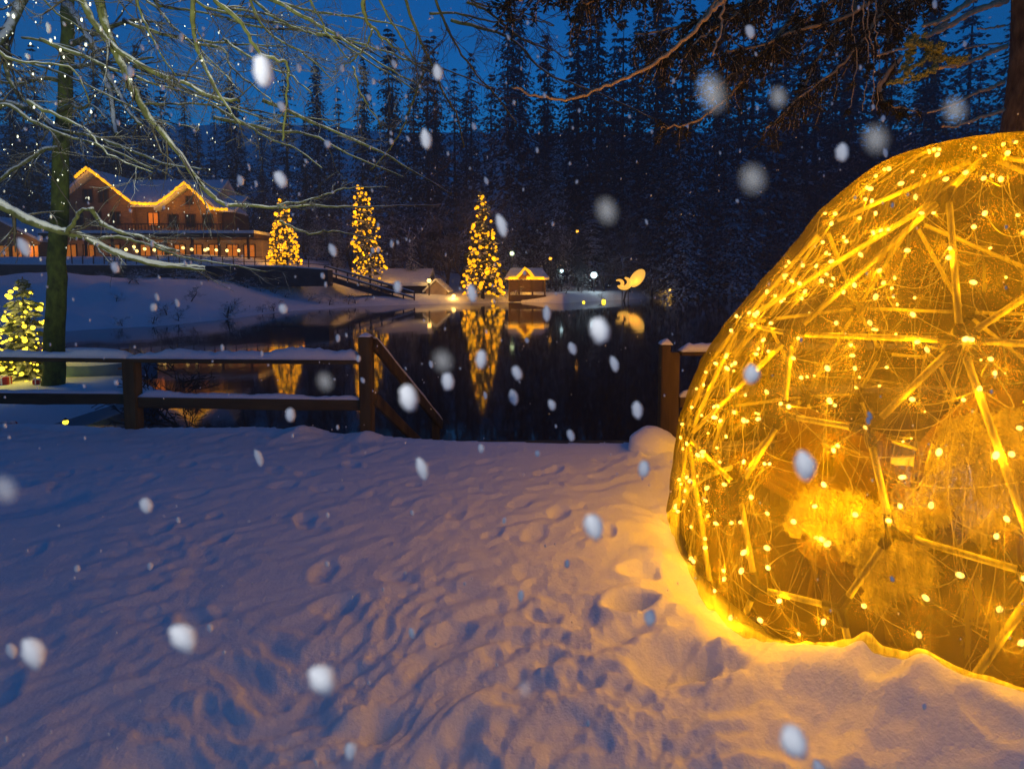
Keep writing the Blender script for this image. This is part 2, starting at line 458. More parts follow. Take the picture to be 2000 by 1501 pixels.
def height(x, y, fine=True):
    lip = np.interp(x, lipx, lipy)
    r = np.hypot(x, y)
    d = y - lip
    # near terrace
    z0 = .03 * fbm(x * .35, y * .35, 2, 3)
    if fine:
        near = np.where((r < 14) & (y > -3))
        xn, yn = x[near], y[near]
        wx = xn + .25 * fbm(xn * 1.3, yn * 1.3, 2, 11); wy = yn + .25 * fbm(xn * 1.3 + 9, yn * 1.3, 2, 12)
        a = .5
        u = wx * math.cos(a) + wy * math.sin(a); v = -wx * math.sin(a) + wy * math.cos(a)
        amp = .55 + .9 * sstep(-.15, .35, fbm(xn * .5 + 4, yn * .5, 2, 31) + .1)
        rip = .014 * fbm(u * 2.1, v * 5.6, 2, 21) + .034 * fbm(u * 4.6, v * 11, 2, 22) + .024 * fbm(u * 9, v * 19, 2, 23) + .008 * fbm(u * 24, v * 34, 2, 24)
        zz = rip * amp * .82
        for (cx, cy_, rr, dep, an) in pits:
            k = np.abs(xn - cx) + np.abs(yn - cy_) < rr * 5
            ux = (xn[k] - cx) * math.cos(an) + (yn[k] - cy_) * math.sin(an); uy = -(xn[k] - cx) * math.sin(an) + (yn[k] - cy_) * math.cos(an)
            q = (ux / (rr * 1.35)) ** 2 + (uy / (rr * .8)) ** 2
            zz[k] += -dep * np.exp(-q * q) + .2 * dep * np.exp(-((np.sqrt(q) - 1.35) ** 2) * 6)
        for (cx, cy_, rr, hh) in heaps:
            q = ((xn - cx) ** 2 + (yn - cy_) ** 2) / rr ** 2
            zz += hh * np.exp(-q)
        e = np.hypot(xn - DX, yn - DY) - DA
        an_ = np.arctan2(yn - DY, xn - DX)
        hb = np.interp(np.degrees(an_), [-180, -165, -157, -151, -143, -134, -124, -100, 0, 100, 180], [-.12, -.15, -.14, -.06, .05, .17, .20, .16, .1, .0, -.12])
        zz += (hb + .05 * fbm(an_ * 4, e * 3, 3, 61)) * np.exp(-(np.maximum(e, 0) / .26) ** 2)
        ki = sstep(-.20, -.04, e); zz = zz * ki - .16 * (1 - ki)
        fl = sstep(5.0, 5.6, yn) * sstep(-1.6, -.6, xn) * (1 - sstep(1.0, 1.6, xn))
        zz = zz * (1 - .8 * fl)
        lipfade = 1 - sstep(-.25, .15, d[near])
        z0n = z0[near] + zz * (.25 + .75 * lipfade)
        z0 = z0.copy(); z0[near] = z0n
    # left shelf by the trunk
    shelf = sstep(-7.2, -9.5, x) if False else 1 - sstep(-9.4, -7.4, x)
    drop_end = np.where(d > 0, -.03 - 2.4 * sstep(0, 2.6, d), 0)
    zleft = np.where(d > 0, -.03 - .62 * sstep(0, 3.0, d) - 1.6 * sstep(6.6, 9.5, d + .5 * vnoise(x * .4, y * .4, 5)), 0)
    zn = z0 * (1 - .5 * sstep(0, 1, d)) + drop_end * (1 - shelf) + zleft * shelf
    # far side
    u = x / np.maximum(y, .01)
    ys = np.interp(u, sh_u, sh_y)
    ys = ys + 1.4 * fbm(x * .18, y * .18, 3, 41)
    e = y - ys
    left = 1 - sstep(-.36, -.20, u)
    zl = -1.1 + 2.6 * sstep(-2, 20, e) * (.8 + .2 * np.clip(e / 20, 0, 1)) + 2.2 * sstep(53.9, 55.6, y) * sstep(6, 9, e)
    zl = zl + .9 * fbm(x * .12, y * .16, 4, 44) * sstep(1, 6, e) * (1 - sstep(50.0, 52.6, y))
    zr = -1.1 + 1.0 * sstep(-1.0, 3, e) + .9 * sstep(3, 18, e)
    zf = zl * left + zr * (1 - left)
    hill = np.maximum(y - 74, 0)
    zf = zf + hill * .20 + .0012 * hill ** 2 * (hill < 150) + (hill >= 150) * (.0012 * 22500) + .3 * fbm(x * .09, y * .09, 3, 47) * sstep(2, 8, e)
    zf = np.where(e < 0, np.maximum(-1.1 + e * .35, -2.6), zf)
    far = sstep(17, 22, y)
    zn = np.maximum(zn, -2.6)
    z = zn * (1 - far) + zf * far
    back = y < 0
    return np.where(back, np.where(r < 14, z0, z0), z)

rad = [0.0]
rr_ = .35
while rr_ < 13: rad.append(rr_); rr_ *= 1.0075
while rr_ < 320: rad.append(rr_); rr_ *= 1.016
rad = np.array(rad[1:])
ang = np.concatenate([np.arange(-180, -62, 6), np.arange(-62, 62, .16), np.arange(62, 180, 6)])
A_, R__ = np.meshgrid(np.radians(ang), rad)
gx, gy = R__ * np.sin(A_), R__ * np.cos(A_)
gz = height(gx, gy)
nr, na = gx.shape
V = np.stack([gx, gy, gz], -1).reshape(-1, 3)
i, j = np.meshgrid(np.arange(nr - 1), np.arange(na), indexing='ij')
j2 = (j + 1) % na
Q = np.stack([i * na + j, i * na + j2, (i + 1) * na + j2, (i + 1) * na + j], -1).reshape(-1, 4)[:, ::-1]
# centre fan closed with a small cap
me = mesh_np('snow_ground', V, Q, True)
me.materials.append(M['snow'])
go = link(bpy.data.objects.new('snow_ground', me)); tag(go, kind='structure')
def gz_at(x, y): return float(height(np.array([float(x)]), np.array([float(y)]), False)[0])
def gz_fine(x, y): return float(height(np.array([float(x)]), np.array([float(y)]), True)[0])

me = mesh_np('pond_water', [(-160, 6.2, WATER_Z), (160, 6.2, WATER_Z), (160, 110, WATER_Z), (-160, 110, WATER_Z)], [(0, 1, 2, 3)])
me.materials.append(M['water'])
tag(link(bpy.data.objects.new('pond_water', me)), kind='structure')

# ------------------------------------------------------------------ plants
def conifer_cards(H, Rb, whorls, per, cards, seed, power=.85, z0=.06, size=(.28, .6), droop=.35):
    g = np.random.default_rng(seed)
    P, Dv, S = [], [], []
    for wv in range(whorls):
        f_ = (wv + g.uniform(0, .9)) / whorls
        z = H * (z0 + (1 - z0) * f_ ** .92)
        rad_ = Rb * (1 - z / H) ** power * g.uniform(.65, 1.15) + .04 * Rb
        for b in range(per):
            if g.uniform() < .10: continue
            a = g.uniform(0, 2 * np.pi); L = rad_ * g.uniform(.55, 1.2)
            nc = max(2, int(cards * (.35 + .65 * L / Rb)))
            tt = (np.arange(nc) + g.uniform(0, 1, nc)) / nc
            tt = .08 + .92 * tt
            rr = L * tt
            zz = z + .10 * L - droop * L * tt ** 1.4 + g.normal(0, .03 * L, nc)
            sa = a + g.normal(0, .16, nc)
            P.append(np.stack([rr * np.cos(sa), rr * np.sin(sa), zz], 1))
            dirs = np.stack([np.cos(sa + g.normal(0, .5, nc)), np.sin(sa + g.normal(0, .5, nc)), -.25 - droop * .9 * tt + g.normal(0, .22, nc)], 1)
            Dv.append(dirs); S.append(g.uniform(size[0], size[1], nc) * (1.1 - .5 * f_))
    P = np.concatenate(P); Dv = np.concatenate(Dv); S = np.concatenate(S)
    Dv /= np.linalg.norm(Dv, axis=1)[:, None]
    up = np.array([0, 0, 1.0]) + g.normal(0, .45, P.shape)
    side = np.cross(Dv, up); side /= np.linalg.norm(side, axis=1)[:, None]
    n_ = len(P); s1 = S[:, None]
    wd = g.uniform(.28, .55, n_)[:, None]
    a = P - Dv * s1 * .35
    b = P + side * s1 * wd + Dv * s1 * g.uniform(-.1, .3, n_)[:, None]
    c = P + Dv * s1 * g.uniform(.7, 1.1, n_)[:, None]
    d = P - side * s1 * wd + Dv * s1 * g.uniform(-.1, .3, n_)[:, None]
    d[:, 2] -= S * .12; b[:, 2] -= S * .12
    V_ = np.stack([a, b, c, d], 1).reshape(-1, 3)
    F_ = np.arange(n_ * 4).reshape(-1, 4)
    return V_, F_
def conifer_proto(name, H, Rb, seed, mat, label, cat, group, whorls=34, per=8, cards=7, **kw):
    V_, F_ = conifer_cards(H, Rb, whorls, per, cards, seed, **kw)
    me = mesh_np('crown', V_, F_); me.materials.append(mat)
    root = thing(name, label, cat, group=group)
    link(bpy.data.objects.new('crown', me), root)
    MB().tube([(0, 0, -.8), (0, 0, H * .4), (0, 0, H * .97)], [H * .013, H * .009, .02], 7).build('trunk', M['far_trunk'], root)
    return root
def twig_tree(seed, H, spread, levels=4, r0=.16, up=.75):
    rr = random.Random(seed); mb = MB(); trunk = MB()
    def grow(p, d, L, r, lev):
        pts = [p]; rs = [r]; q = p.copy(); dd = d.copy()
        n_ = 4
        for k in range(n_):
            dd = (dd + Vector((rr.gauss(0, .16), rr.gauss(0, .16), rr.gauss(.02, .12)))).normalized()
            q = q + dd * (L / n_); pts.append(q.copy()); rs.append(max(r * (1 - .55 * (k + 1) / n_), .012))
        (trunk if lev == 0 else mb).tube(pts, rs, 5 if lev == 0 else 3, False)
        if lev >= levels: return
        for k in range(rr.randint(4, 6) if lev < 2 else rr.randint(3, 5)):
            i_ = rr.randint(1, n_); base = pts[i_]
            nd = (dd * .55 + Vector((rr.gauss(0, 1), rr.gauss(0, 1), rr.gauss(.25, .5))).normalized() * spread).normalized()
            grow(base.copy(), nd, L * rr.uniform(.5, .75), rs[i_] * .62, lev + 1)
    grow(Vector((0, 0, -.3)), Vector((0, 0, 1)), H * .42, r0, 0)
    return trunk, mb

# forest on the hillside: every tree an object, copied from a few builds
G_FOR = 'conifers of the hillside forest behind the pond'
protos = []
for k in range(7):
    Hh = 24; rb = [4.6, 5.4, 4.1, 5.0, 5.6, 4.4, 5.0][k]
    snowy = k >= 4
    protos.append(conifer_proto('forest_conifer', Hh, rb, 100 + k, M['far_needles_snowy' if (snowy or k == 1) else 'far_needles'],
        'snow-laden conifer low on the dark hillside forest behind the pond' if snowy else 'tall dark conifer of the hillside forest behind the pond',
        'conifer', G_FOR, whorls=[58, 30, 60, 26, 34, 28, 56][k], per=[10, 17, 10, 20, 16, 19, 10][k], cards=14, size=(.20, .50), droop=[.3, .4, .45, .25, .5, .35, .45][k], power=[.8, .9, .75, .85, .9, .8, .85][k]))
used = set()
def place_conifer(px, top_y, Y, k=None, wide=1.0):
    if k is None: k = random.randrange(4)
    x = (px - 1000) / F_PX * Y
    zg = gz_at(x, Y) - .2
    Hh = at(px, top_y, Y).z - zg
    if Hh < 4: return
    s = Hh / 24
    sw = wide * s * random.uniform(.68, 1.12) * (1.15 if s < .8 else 1)
    root = protos[k]
    if k in used: copy_tree(root, (x, Y, zg), random.uniform(0, 6.28), (sw, sw, s))
    else:
        root.location = (x, Y, zg); root.scale = (sw, sw, s); used.add(k)
sky_line = [(-260, 60), (-170, 120), (-80, 40), (-20, 100), (40, 120), (90, 80), (150, 150), (205, 120), (250, 160), (287, 85), (330, 150), (375, 170), (430, 200), (462, 150), (520, 215), (568, 125), (627, 110), (668, 165), (718, 95), (772, 58), (812, 150), (852, 62), (890, 130), (922, 100), (960, 140), (1015, 28), (1068, 70), (1110, 140), (1150, -25), (1195, 60), (1240, 20), (1290, -60), (1340, 0), (1400, -80), (1460, -20), (1520, -70), (1580, -10), (1650, -90), (1710, -30), (1790, -100), (1870, -60), (1960, -120), (2060, -80), (2180, -100), (2300, -40)]
for px, ty in sky_line:
    place_conifer(px, max(ty, -30), random.uniform(86, 106))
for px, ty, Y in ((985, 25, 78), (1010, 18, 82), (1055, 60, 76), (1120, 15, 80), (1165, -20, 76), (1215, 30, 84), (1280, -30, 78), (1335, 20, 74), (1395, -30, 80), (1450, 40, 76), (1500, -10, 82), (1570, 30, 78), (1640, -30, 84), (1720, 20, 80), (1800, -20, 84), (775, 48, 84), (850, 70, 82), (625, 118, 84), (470, 160, 82), (250, 130, 84), (150, 120, 80), (60, 110, 82)):
    place_conifer(px + random.uniform(-12, 12), ty, Y, [0, 4, 3, 1, 5, 0, 6, 3][abs(px) % 8], 1.0)
for k in range(46):        # second row
    px = -320 + k * 58 + random.uniform(-24, 24)
    place_conifer(px, random.uniform(170, 290) - max(0, px - 1100) * .09, random.uniform(76, 86), random.choice([0, 1, 2, 3, 4, 5, 6]))
for k in range(26):        # front row, more snow seen on it
    px = 1000 + k * 52 + random.uniform(-20, 20)
    place_conifer(px, random.uniform(260, 400), random.uniform(70, 78) + max(0, px - 1300) * .02, random.choice([4, 5, 6]), 1.1)
for px, ty, Y, k in ((-120, 250, 66, 4), (-40, 330, 66, 5), (30, 300, 68, 1), (520, 330, 72, 2), (620, 400, 68, 4), (660, 440, 66, 5), (805, 460, 64, 6), (1085, 440, 66, 2), (1130, 430, 68, 0), (1000, 410, 70, 4), (1320, 470, 74, 4), (1240, 380, 76, 0), (1480, 430, 80, 5), (1560, 400, 82, 6)):
    place_conifer(px, ty, Y, k, 1.1)
# snow-laden leafless trees in front of the conifers
G_DEC = 'leafless trees laden with snow at the foot of the forest'
dec = []
for k in range(3):
    tk, tw = twig_tree(300 + k, 12, .9, 4, .17)
    root = thing('snowy_bare_tree', 'leafless tree with snow-laden twigs at the foot of the forest', 'tree', group=G_DEC)
    tk.build('trunk', M['far_trunk'], root); tw.build('crown', M['snowy_twigs'], root)
    dec.append(root)
dused = set()
for px, by, Y, Hh in ((450, 500, 70, 12), (505, 500, 72, 14), (600, 500, 69, 10), (650, 520, 66, 9), (690, 500, 72, 13), (770, 540, 68, 12), (830, 540, 69, 15), (870, 560, 68, 13), (900, 540, 70, 17), (960, 560, 71, 15), (1020, 560, 72, 16), (1075, 560, 70, 11), (1130, 570, 72, 15), (1185, 575, 74, 16), (1290, 575, 76, 13), (1340, 572, 76, 17), (1385, 570, 75, 15), (1440, 568, 82, 17), (1500, 565, 84, 14), (1180, 575, 70, 8), (1230, 575, 72, 10), (60, 500, 66, 10), (-60, 500, 66, 12), (330, 420, 72, 13), (400, 420, 74, 15)):
    k = random.randrange(3); x = (px - 1000) / F_PX * Y
    s = Hh / 11.0
    if k in dused: copy_tree(dec[k], (x, Y, gz_at(x, Y)), random.uniform(0, 6.28), (s * 1.15, s * 1.15, s))
    else:
        dec[k].location = (x, Y, gz_at(x, Y)); dec[k].scale = (s * 1.15, s * 1.15, s); dused.add(k)

# lit trees ------------------------------------------------------
bulb_me = MB().blob((0, 0, 0), (1, 1, 1), 8, 5).mesh('bulb', True)
def bulb_mesh(mat):
    me = bulb_me.copy(); me.materials.clear(); me.materials.append(mat); return me
FAR_BULB = bulb_mesh(M['far_bulb']); YEL_BULB = bulb_mesh(M['yellow_bulb']); FAIRY = bulb_mesh(M['bulb']); GLOBE = bulb_mesh(M['globe'])
def lit_tree(label, slabel, px, base_y, top_y, Y, half_px, nb, seed, bulb, bsize, energy, lean=0, power=.8, colour=(1, .45, .04), gap=None):
    g = random.Random(seed)
    base = at(px, base_y, Y); top = at(px, top_y, Y); H = top.z - base.z
    Rb = half_px / F_PX * Y
    V_, F_ = conifer_cards(H, Rb, int(22 + H), 9, 8, seed, power=power, z0=.03, size=(.10 * Rb + .05, .24 * Rb + .08), droop=.3)
    V_[:, 0] += lean * V_[:, 2]
    me = mesh_np('crown', V_, F_); me.materials.append(M['xmas_needles'])
    root = thing('lit_conifer', label, 'conifer', base)
    link(bpy.data.objects.new('crown', me), root)
    MB().tube([(0, 0, -.4), (lean * H * .5, 0, H * .5), (lean * H, 0, H)], [H * .018, H * .01, .01], 7).build('trunk', M['far_trunk'], root)
    st = thing('light_string', slabel, 'string lights', base)
    pts = []; k = 0
    ga = 2.399963 * 1.0
    while len(pts) < nb:
        f_ = ((k + .5) / nb) % .995
        h_ = 1 - math.sqrt(1 - f_) if power > .5 else f_
        h_ = min(.99, h_ * 1.0)
        k += 1
        if k > nb * 3: break
        a = k * .62 + g.uniform(-.55, .55)
        rr = Rb * (1 - h_) ** power * g.uniform(.82, 1.08) + .02
        if gap and gap[0] < h_ < gap[1] and g.random() < .85: continue
        pts.append(Vector((rr * math.cos(a) + lean * h_ * H, rr * math.sin(a), h_ * H + g.uniform(-.03, .03) * H)))
    wire = MB().tube(pts, .006 if Y > 20 else .004, 3, False).build('wire', M['metal'], st)
    for i_, p_ in enumerate(pts):
        s = bsize * g.uniform(.6, 1.35)
        obj_from(bulb, 'bulb', st, p_, None, (s, s, s * g.uniform(.8, 1.1)))
    mb = MB()                         # the further, smaller bulbs of the same string
    for k in range(170):
        h_ = 1 - math.sqrt(1 - g.random() * .985); a = g.uniform(0, 6.283)
        if gap and gap[0] < h_ < gap[1] and g.random() < .8: continue
        if math.sin(a * 2 + h_ * 19) * math.sin(h_ * 31 + a) > .45: continue
        rr = Rb * (1 - h_) ** power * g.uniform(.7, 1.1) + .01; q = bsize * g.uniform(.35, .75)
        mb.blob((rr * math.cos(a) + lean * h_ * H, rr * math.sin(a), h_ * H), (q, q, q), 6, 4)
    o = mb.build('bulbs', bulb.materials[0], st); o['kind'] = 'stuff'
    for q in range(10):
        h_ = .04 + .86 * q / 9
        a = q * 2.4
        rr = Rb * (1 - h_) ** power * 1.08 + .08
        lamp('string_glow', (rr * math.cos(a) + lean * h_ * H, -abs(rr * math.sin(a)) - .1, h_ * H), energy / 10, colour, .15, parent=st)
    return root
lit_tree('narrow conifer wrapped in golden lights right of the chalet', 'golden light string wound round the narrow conifer by the chalet', 556, 516, 376, 57, 30, 96, 21, FAR_BULB, .155, 300, -.006, .62, gap=(.55, .66))
lit_tree('slender leaning conifer in golden lights above the boathouse roof', 'golden light string on the slender leaning conifer above the boathouse', 724, 540, 362, 60, 31, 98, 22, FAR_BULB, .155, 330, -.10, .42)
lit_tree('tallest conifer in golden lights standing on the far shore', 'golden light string on the tallest conifer on the far shore', 943, 580, 362, 61, 40, 100, 23, FAR_BULB, .185, 600, .0, .72, gap=(.62, .70))
lit_tree('small Christmas tree in yellow lights left of the mossy trunk', 'yellow light string on the small Christmas tree beside the mossy trunk', 50, 752, 540, 13.0, 56, 100, 24, YEL_BULB, .042, 60, .03, .62, (1, .78, .05))

# ------------------------------------------------------------------ far buildings
def gable_roof_parts(root, x0, x1, y0, y1, ze, zp, over=.5, th=.28, mat='far_snow', name='roof'):
    xm = (x0 + x1) / 2; sl_ = (zp - ze) / (xm - x0)
    pts = [(x0 - over, y0 - over, ze - over * sl_), (xm, y0 - over, zp), (x1 + over, y0 - over, ze - over * sl_), (x1 + over, y0 - over, ze - over * sl_ + th), (xm, y0 - over, zp + th), (x0 - over, y0 - over, ze - over * sl_ + th)]
    b = MB().prism([Vector(p_) for p_ in pts], (0, y1 - y0 + over, 0)).build(name, M[mat], root)
    return b
chalet = thing('chalet', 'wooden chalet with two light-trimmed gables on the far bank', 'chalet', (0, 0, 0))
YC = 58.0
def cx(px): return (px - 1000) / F_PX * YC
def cz(py): return at(1000, py, YC).z
# main block, gable to the pond
XL0, XL1, XP = cx(106), cx(262), cx(184)
ZB = cz(512)
def wall_with_gable(root, x0, x1, y, zb, ze, zp, depth, mat, name='wall'):
    xm = (x0 + x1) / 2
    return MB().prism([Vector((x0, y, zb)), Vector((x1, y, zb)), Vector((x1, y, ze)), Vector((xm, y, zp)), Vector((x0, y, ze))], (0, depth, 0)).build(name, M[mat], root)
zp1, ze1 = cz(334), cz(397)
wall_with_gable(chalet, XL0 + .6, XL1 - .5, YC + .9, cz(455), ze1 + .3, zp1 - .45, 9, 'chalet_wood')
gable_roof_parts(chalet, XL0 + .6, XL1 - .4, YC + .7, YC + 10, ze1 + .35, zp1, .6)
# link block between the gables
MB().box(((cx(262) + cx(318)) / 2, YC + 3.0, (cz(455) + cz(400)) / 2), (cx(330) - cx(255), 2.9, cz(400) - cz(455))).build('wall', M['chalet_wood'], chalet)
rb = MB().prism([Vector((cx(215), YC + .95, cz(402))), Vector((cx(215), YC + 5.2, cz(340))), Vector((cx(215), YC + 9.4, cz(402))), Vector((cx(215), YC + 9.4, cz(398))), Vector((cx(215), YC + 5.2, cz(334))), Vector((cx(215), YC + .95, cz(398)))], (cx(405) - cx(215), 0, 0)).build('roof', M['far_snow'], chalet)
# right cross gable
zp2, ze2 = cz(361), cz(409)
wall_with_gable(chalet, cx(318), cx(424), YC + .6, cz(455), ze2 + .3, zp2 - .4, 6, 'chalet_wood')
gable_roof_parts(chalet, cx(320), cx(422), YC + .4, YC + 6.5, ze2 + .35, zp2, .55)
MB().box(((cx(424) + cx(452)) / 2, YC + 3, (cz(455) + cz(412)) / 2), (cx(452) - cx(424) - .1, 3, cz(412) - cz(455))).build('wall', M['dark_wood'], chalet)
MB().prism([Vector((cx(418), YC + 1, cz(412))), Vector((cx(418), YC + 4, cz(375))), Vector((cx(418), YC + 4, cz(371))), Vector((cx(418), YC + 1, cz(407)))], (cx(456) - cx(418), 0, 0)).build('roof', M['far_snow'], chalet)
# storeys below: projecting ground floor with a flat snowy roof and open front
gx0, gx1 = cx(126), cx(512)
MB().box(((gx0 + gx1) / 2, YC + 1.6, (cz(514) + cz(468)) / 2), (gx1 - gx0, 2.6, cz(468) - cz(514))).build('wall', M['chalet_render'], chalet)
MB().box(((gx0 + gx1) / 2, YC + .35, cz(463)), (gx1 - gx0 + .8, 5.4, .42)).build('porch_roof', M['dark_wood'], chalet)
MB().box(((gx0 + gx1) / 2, YC + .35, cz(463) + .36), (gx1 - gx0 + .9, 5.5, .28)).build('roof_snow', M['far_snow'], chalet)
for px in (150, 200, 250, 300, 350, 400, 450, 505):
    MB().box((cx(px), YC - 1.9, (cz(514) + cz(466)) / 2), (.2, .2, cz(466) - cz(514))).build('porch_post', M['dark_wood'], chalet)
# balcony rail on the porch roof
mb = MB()
for k in range(44):
    mb.box((cx(215) + (cx(478) - cx(215)) * k / 43, YC - 1.9, cz(448)), (.06, .05, .75))
mb.beam((cx(215), YC - 1.9, cz(441)), (cx(478), YC - 1.9, cz(441)), .1, .1).build('balcony_rail', M['dark_wood'], chalet)
def window(root, x, y, z, w_, h_, pane, frame='dark_wood'):
    f_ = MB()
    f_.box((x - w_ / 2, y, z), (.09, .12, h_)).box((x + w_ / 2, y, z), (.09, .12, h_)).box((x, y, z + h_ / 2 + .045), (w_ + .09, .12, .09)).box((x, y, z - h_ / 2 - .045), (w_ + .09, .14, .09)).box((x, y - .002, z), (.05, .1, h_))
    o = f_.build('window', M[frame], root)
    MB().box((x, y + .045, z), (w_ - .09, .02, h_)).build('pane', M[pane], o)
M['dark_glass'] = noisy('dark_glass', [(.3, (.02, .022, .03)), (.7, (.04, .045, .055))], 1, .08, 0, 0)
for px, py in ((150, 425), (185, 425), (222, 425), (170, 380), (200, 380)):
    window(chalet, cx(px), YC + .85, cz(py), .95, 1.25, 'dark_glass')
for px in (338, 372, 405): window(chalet, cx(px), YC + .55, cz(430), 1.0, 1.2, 'dark_glass')
window(chalet, cx(288), YC + 1.5, cz(425), 1.1, 1.3, 'warm_window')
window(chalet, cx(371), YC + .55, cz(390), .7, .8, 'dark_glass')
for px in (140, 175, 225, 285, 318, 352, 385, 420, 455, 488):
    window(chalet, cx(px), YC + .25, cz(491), 1.15, 1.35, 'warm_window')
# eave light cords, one mesh per run
cord = thing('eave_light_cord', 'yellow light cord tracing both gables and the eaves of the chalet', 'string lights')
runs = [[(160, 347), (170, 338), (183, 328), (197, 338), (232, 367), (265, 395)], [(265, 396), (290, 398), (315, 398)], [(315, 398), (340, 381), (370, 357), (395, 381), (420, 409)], [(412, 404), (430, 409), (451, 409)]]
for rn in runs:
    p_ = []
    for q in range(len(rn) - 1):
        for k in range(6):
            f_ = k / 6; p_.append(Vector((cx(rn[q][0] + (rn[q + 1][0] - rn[q][0]) * f_), YC - .12, cz(rn[q][1] + (rn[q + 1][1] - rn[q][1]) * f_))))
    p_.append(Vector((cx(rn[-1][0]), YC - .12, cz(rn[-1][1]))))
    MB().tube(p_, [.14 + .05 * math.sin(3.7 * k) for k in range(len(p_))], 6).build('cord', M['cord_light'], cord)
for px, py, e_ in ((190, 350, 25), (240, 388, 50), (290, 408, 90), (340, 400, 50), (370, 380, 40), (400, 405, 60), (440, 425, 25)):
    lamp('cord_glow', (cx(px), YC - .55, cz(py)), e_ * .9, (1, .42, .01), .25, parent=cord)
fest = thing('globe_light_string', 'row of globe bulbs strung along the chalet porch', 'string lights')
gb = [(277, 489), (292, 484), (297, 492), (352, 486), (384, 486), (400, 489), (364, 497), (425, 490), (430, 488), (446, 490), (466, 491), (488, 491), (340, 483), (312, 488), (330, 490)]
MB().tube([Vector((cx(262), YC - 1.95, cz(474)))] + [Vector((cx(a), YC - 2.0, cz(b) + .22)) for a, b in sorted(gb)] + [Vector((cx(505), YC - 1.95, cz(474)))], .02, 4).build('wire', M['metal'], fest)
for a, b in gb: obj_from(GLOBE, 'bulb', fest, (cx(a), YC - 2.05, cz(b)), None, (.15, .15, .15))
for px in (150, 200, 300, 350, 400, 450, 490): lamp('porch_glow', (cx(px), YC - 1.6, cz(484)), 16, (1, .40, .03), .2, parent=fest)

# side cabin at the left of the picture
hut2 = thing('log_cabin', 'low log cabin with glowing windows left of the mossy trunk', 'cabin')
YH = 60.0
def hx(px): return (px - 1000) / F_PX * YH
def hz(py): return at(1000, py, YH).z
wall_with_gable(hut2, hx(-70), hx(84), YH, hz(520), hz(468), hz(430), 5, 'chalet_wood')
gable_roof_parts(hut2, hx(-70), hx(84), YH, YH + 5, hz(468), hz(428), .5)
for px in (15, 40, 72, -30): window(hut2, hx(px), YH - .05, hz(494), 1.1, 1.5, 'warm_window')
lb = thing('porch_lamp', 'round porch lamp on the left log cabin wall', 'lamp')
MB().box((hx(66), YH - .12, hz(478)), (.12, .24, .3)).build('bracket', M['metal'], lb)
obj_from(GLOBE, 'bulb', lb, (hx(66), YH - .4, hz(481)), None, (.2, .2, .2))
lamp('lamp_glow', (hx(66), YH - .8, hz(483)), 40, (1, .5, .08), .2, parent=lb)

# retaining wall along the bank top + rail fence above it
rw = thing('retaining_wall', 'dark stone retaining wall along the top of the far bank', 'wall')
prof = [(-60, 516, 546), (60, 517, 548), (200, 518, 546), (400, 519, 545), (560, 521, 543), (640, 527, 542)]
pts_t = [at(a, b, 53.3) for a, b, c in prof]; pts_b = [at(a, c, 53.3) for a, b, c in prof]
mb = MB()
for q in range(len(prof) - 1):
    mb.prism([pts_b[q] - Vector((0, 0, .8)), pts_b[q + 1] - Vector((0, 0, .8)), pts_t[q + 1], pts_t[q]], (0, 1.5, 0))
mb.build('stonework', M['stone'], rw)
mb = MB()
for q in range(len(prof) - 1): mb.beam(pts_t[q] + Vector((0, .72, .06)), pts_t[q + 1] + Vector((0, .72, .06)), 1.6, .12)
mb.build('snow_cap', M['far_snow'], rw)
bf = thing('bank_fence', 'thin dark rail fence on the far bank wall below the chalet', 'fence')
for k in range(24):
    px = 120 + k * 21; b = np.interp(px, [a for a, _, _ in prof], [q for _, q, _ in prof])
    p0 = at(px, b, 53.6)
    MB().box(p0 + Vector((0, 0, .45)), (.07, .07, .95)).build('post', M['dark_wood'], bf)
for dz in (.45, .9):
    mb = MB()
    for q in range(2, len(prof) - 1): mb.beam(pts_t[q] + Vector((0, .3, dz)), pts_t[q + 1] + Vector((0, .3, dz)), .05, .06)
    mb.build('rail', M['dark_wood'], bf)

# ramp with snowy railing down to the shore
rp = thing('shore_ramp', 'sloping walkway with lit snowy railing running down to the far shore', 'walkway')
ra, rb_ = at(640, 541, 57), at(812, 592, 58.5)
MB().beam(ra - Vector((0, 0, .1)), rb_ - Vector((0, 0, .1)), 1.8, .5).build('deck', M['stone'], rp)
for k in range(9):
    q = ra.lerp(rb_, k / 8)
    MB().box(q + Vector((0, -.85, .55)), (.12, .12, 1.1)).build('post', M['dark_wood'], rp)
for dz in (.55, 1.1):
    MB().beam(ra + Vector((0, -.85, dz)), rb_ + Vector((0, -.85, dz)), .12, .12).build('rail', M['wood'], rp)
    MB().beam(ra + Vector((0, -.85, dz + .13)), rb_ + Vector((0, -.85, dz + .13)), .2, .12).build('rail_snow', M['far_snow'], rp)
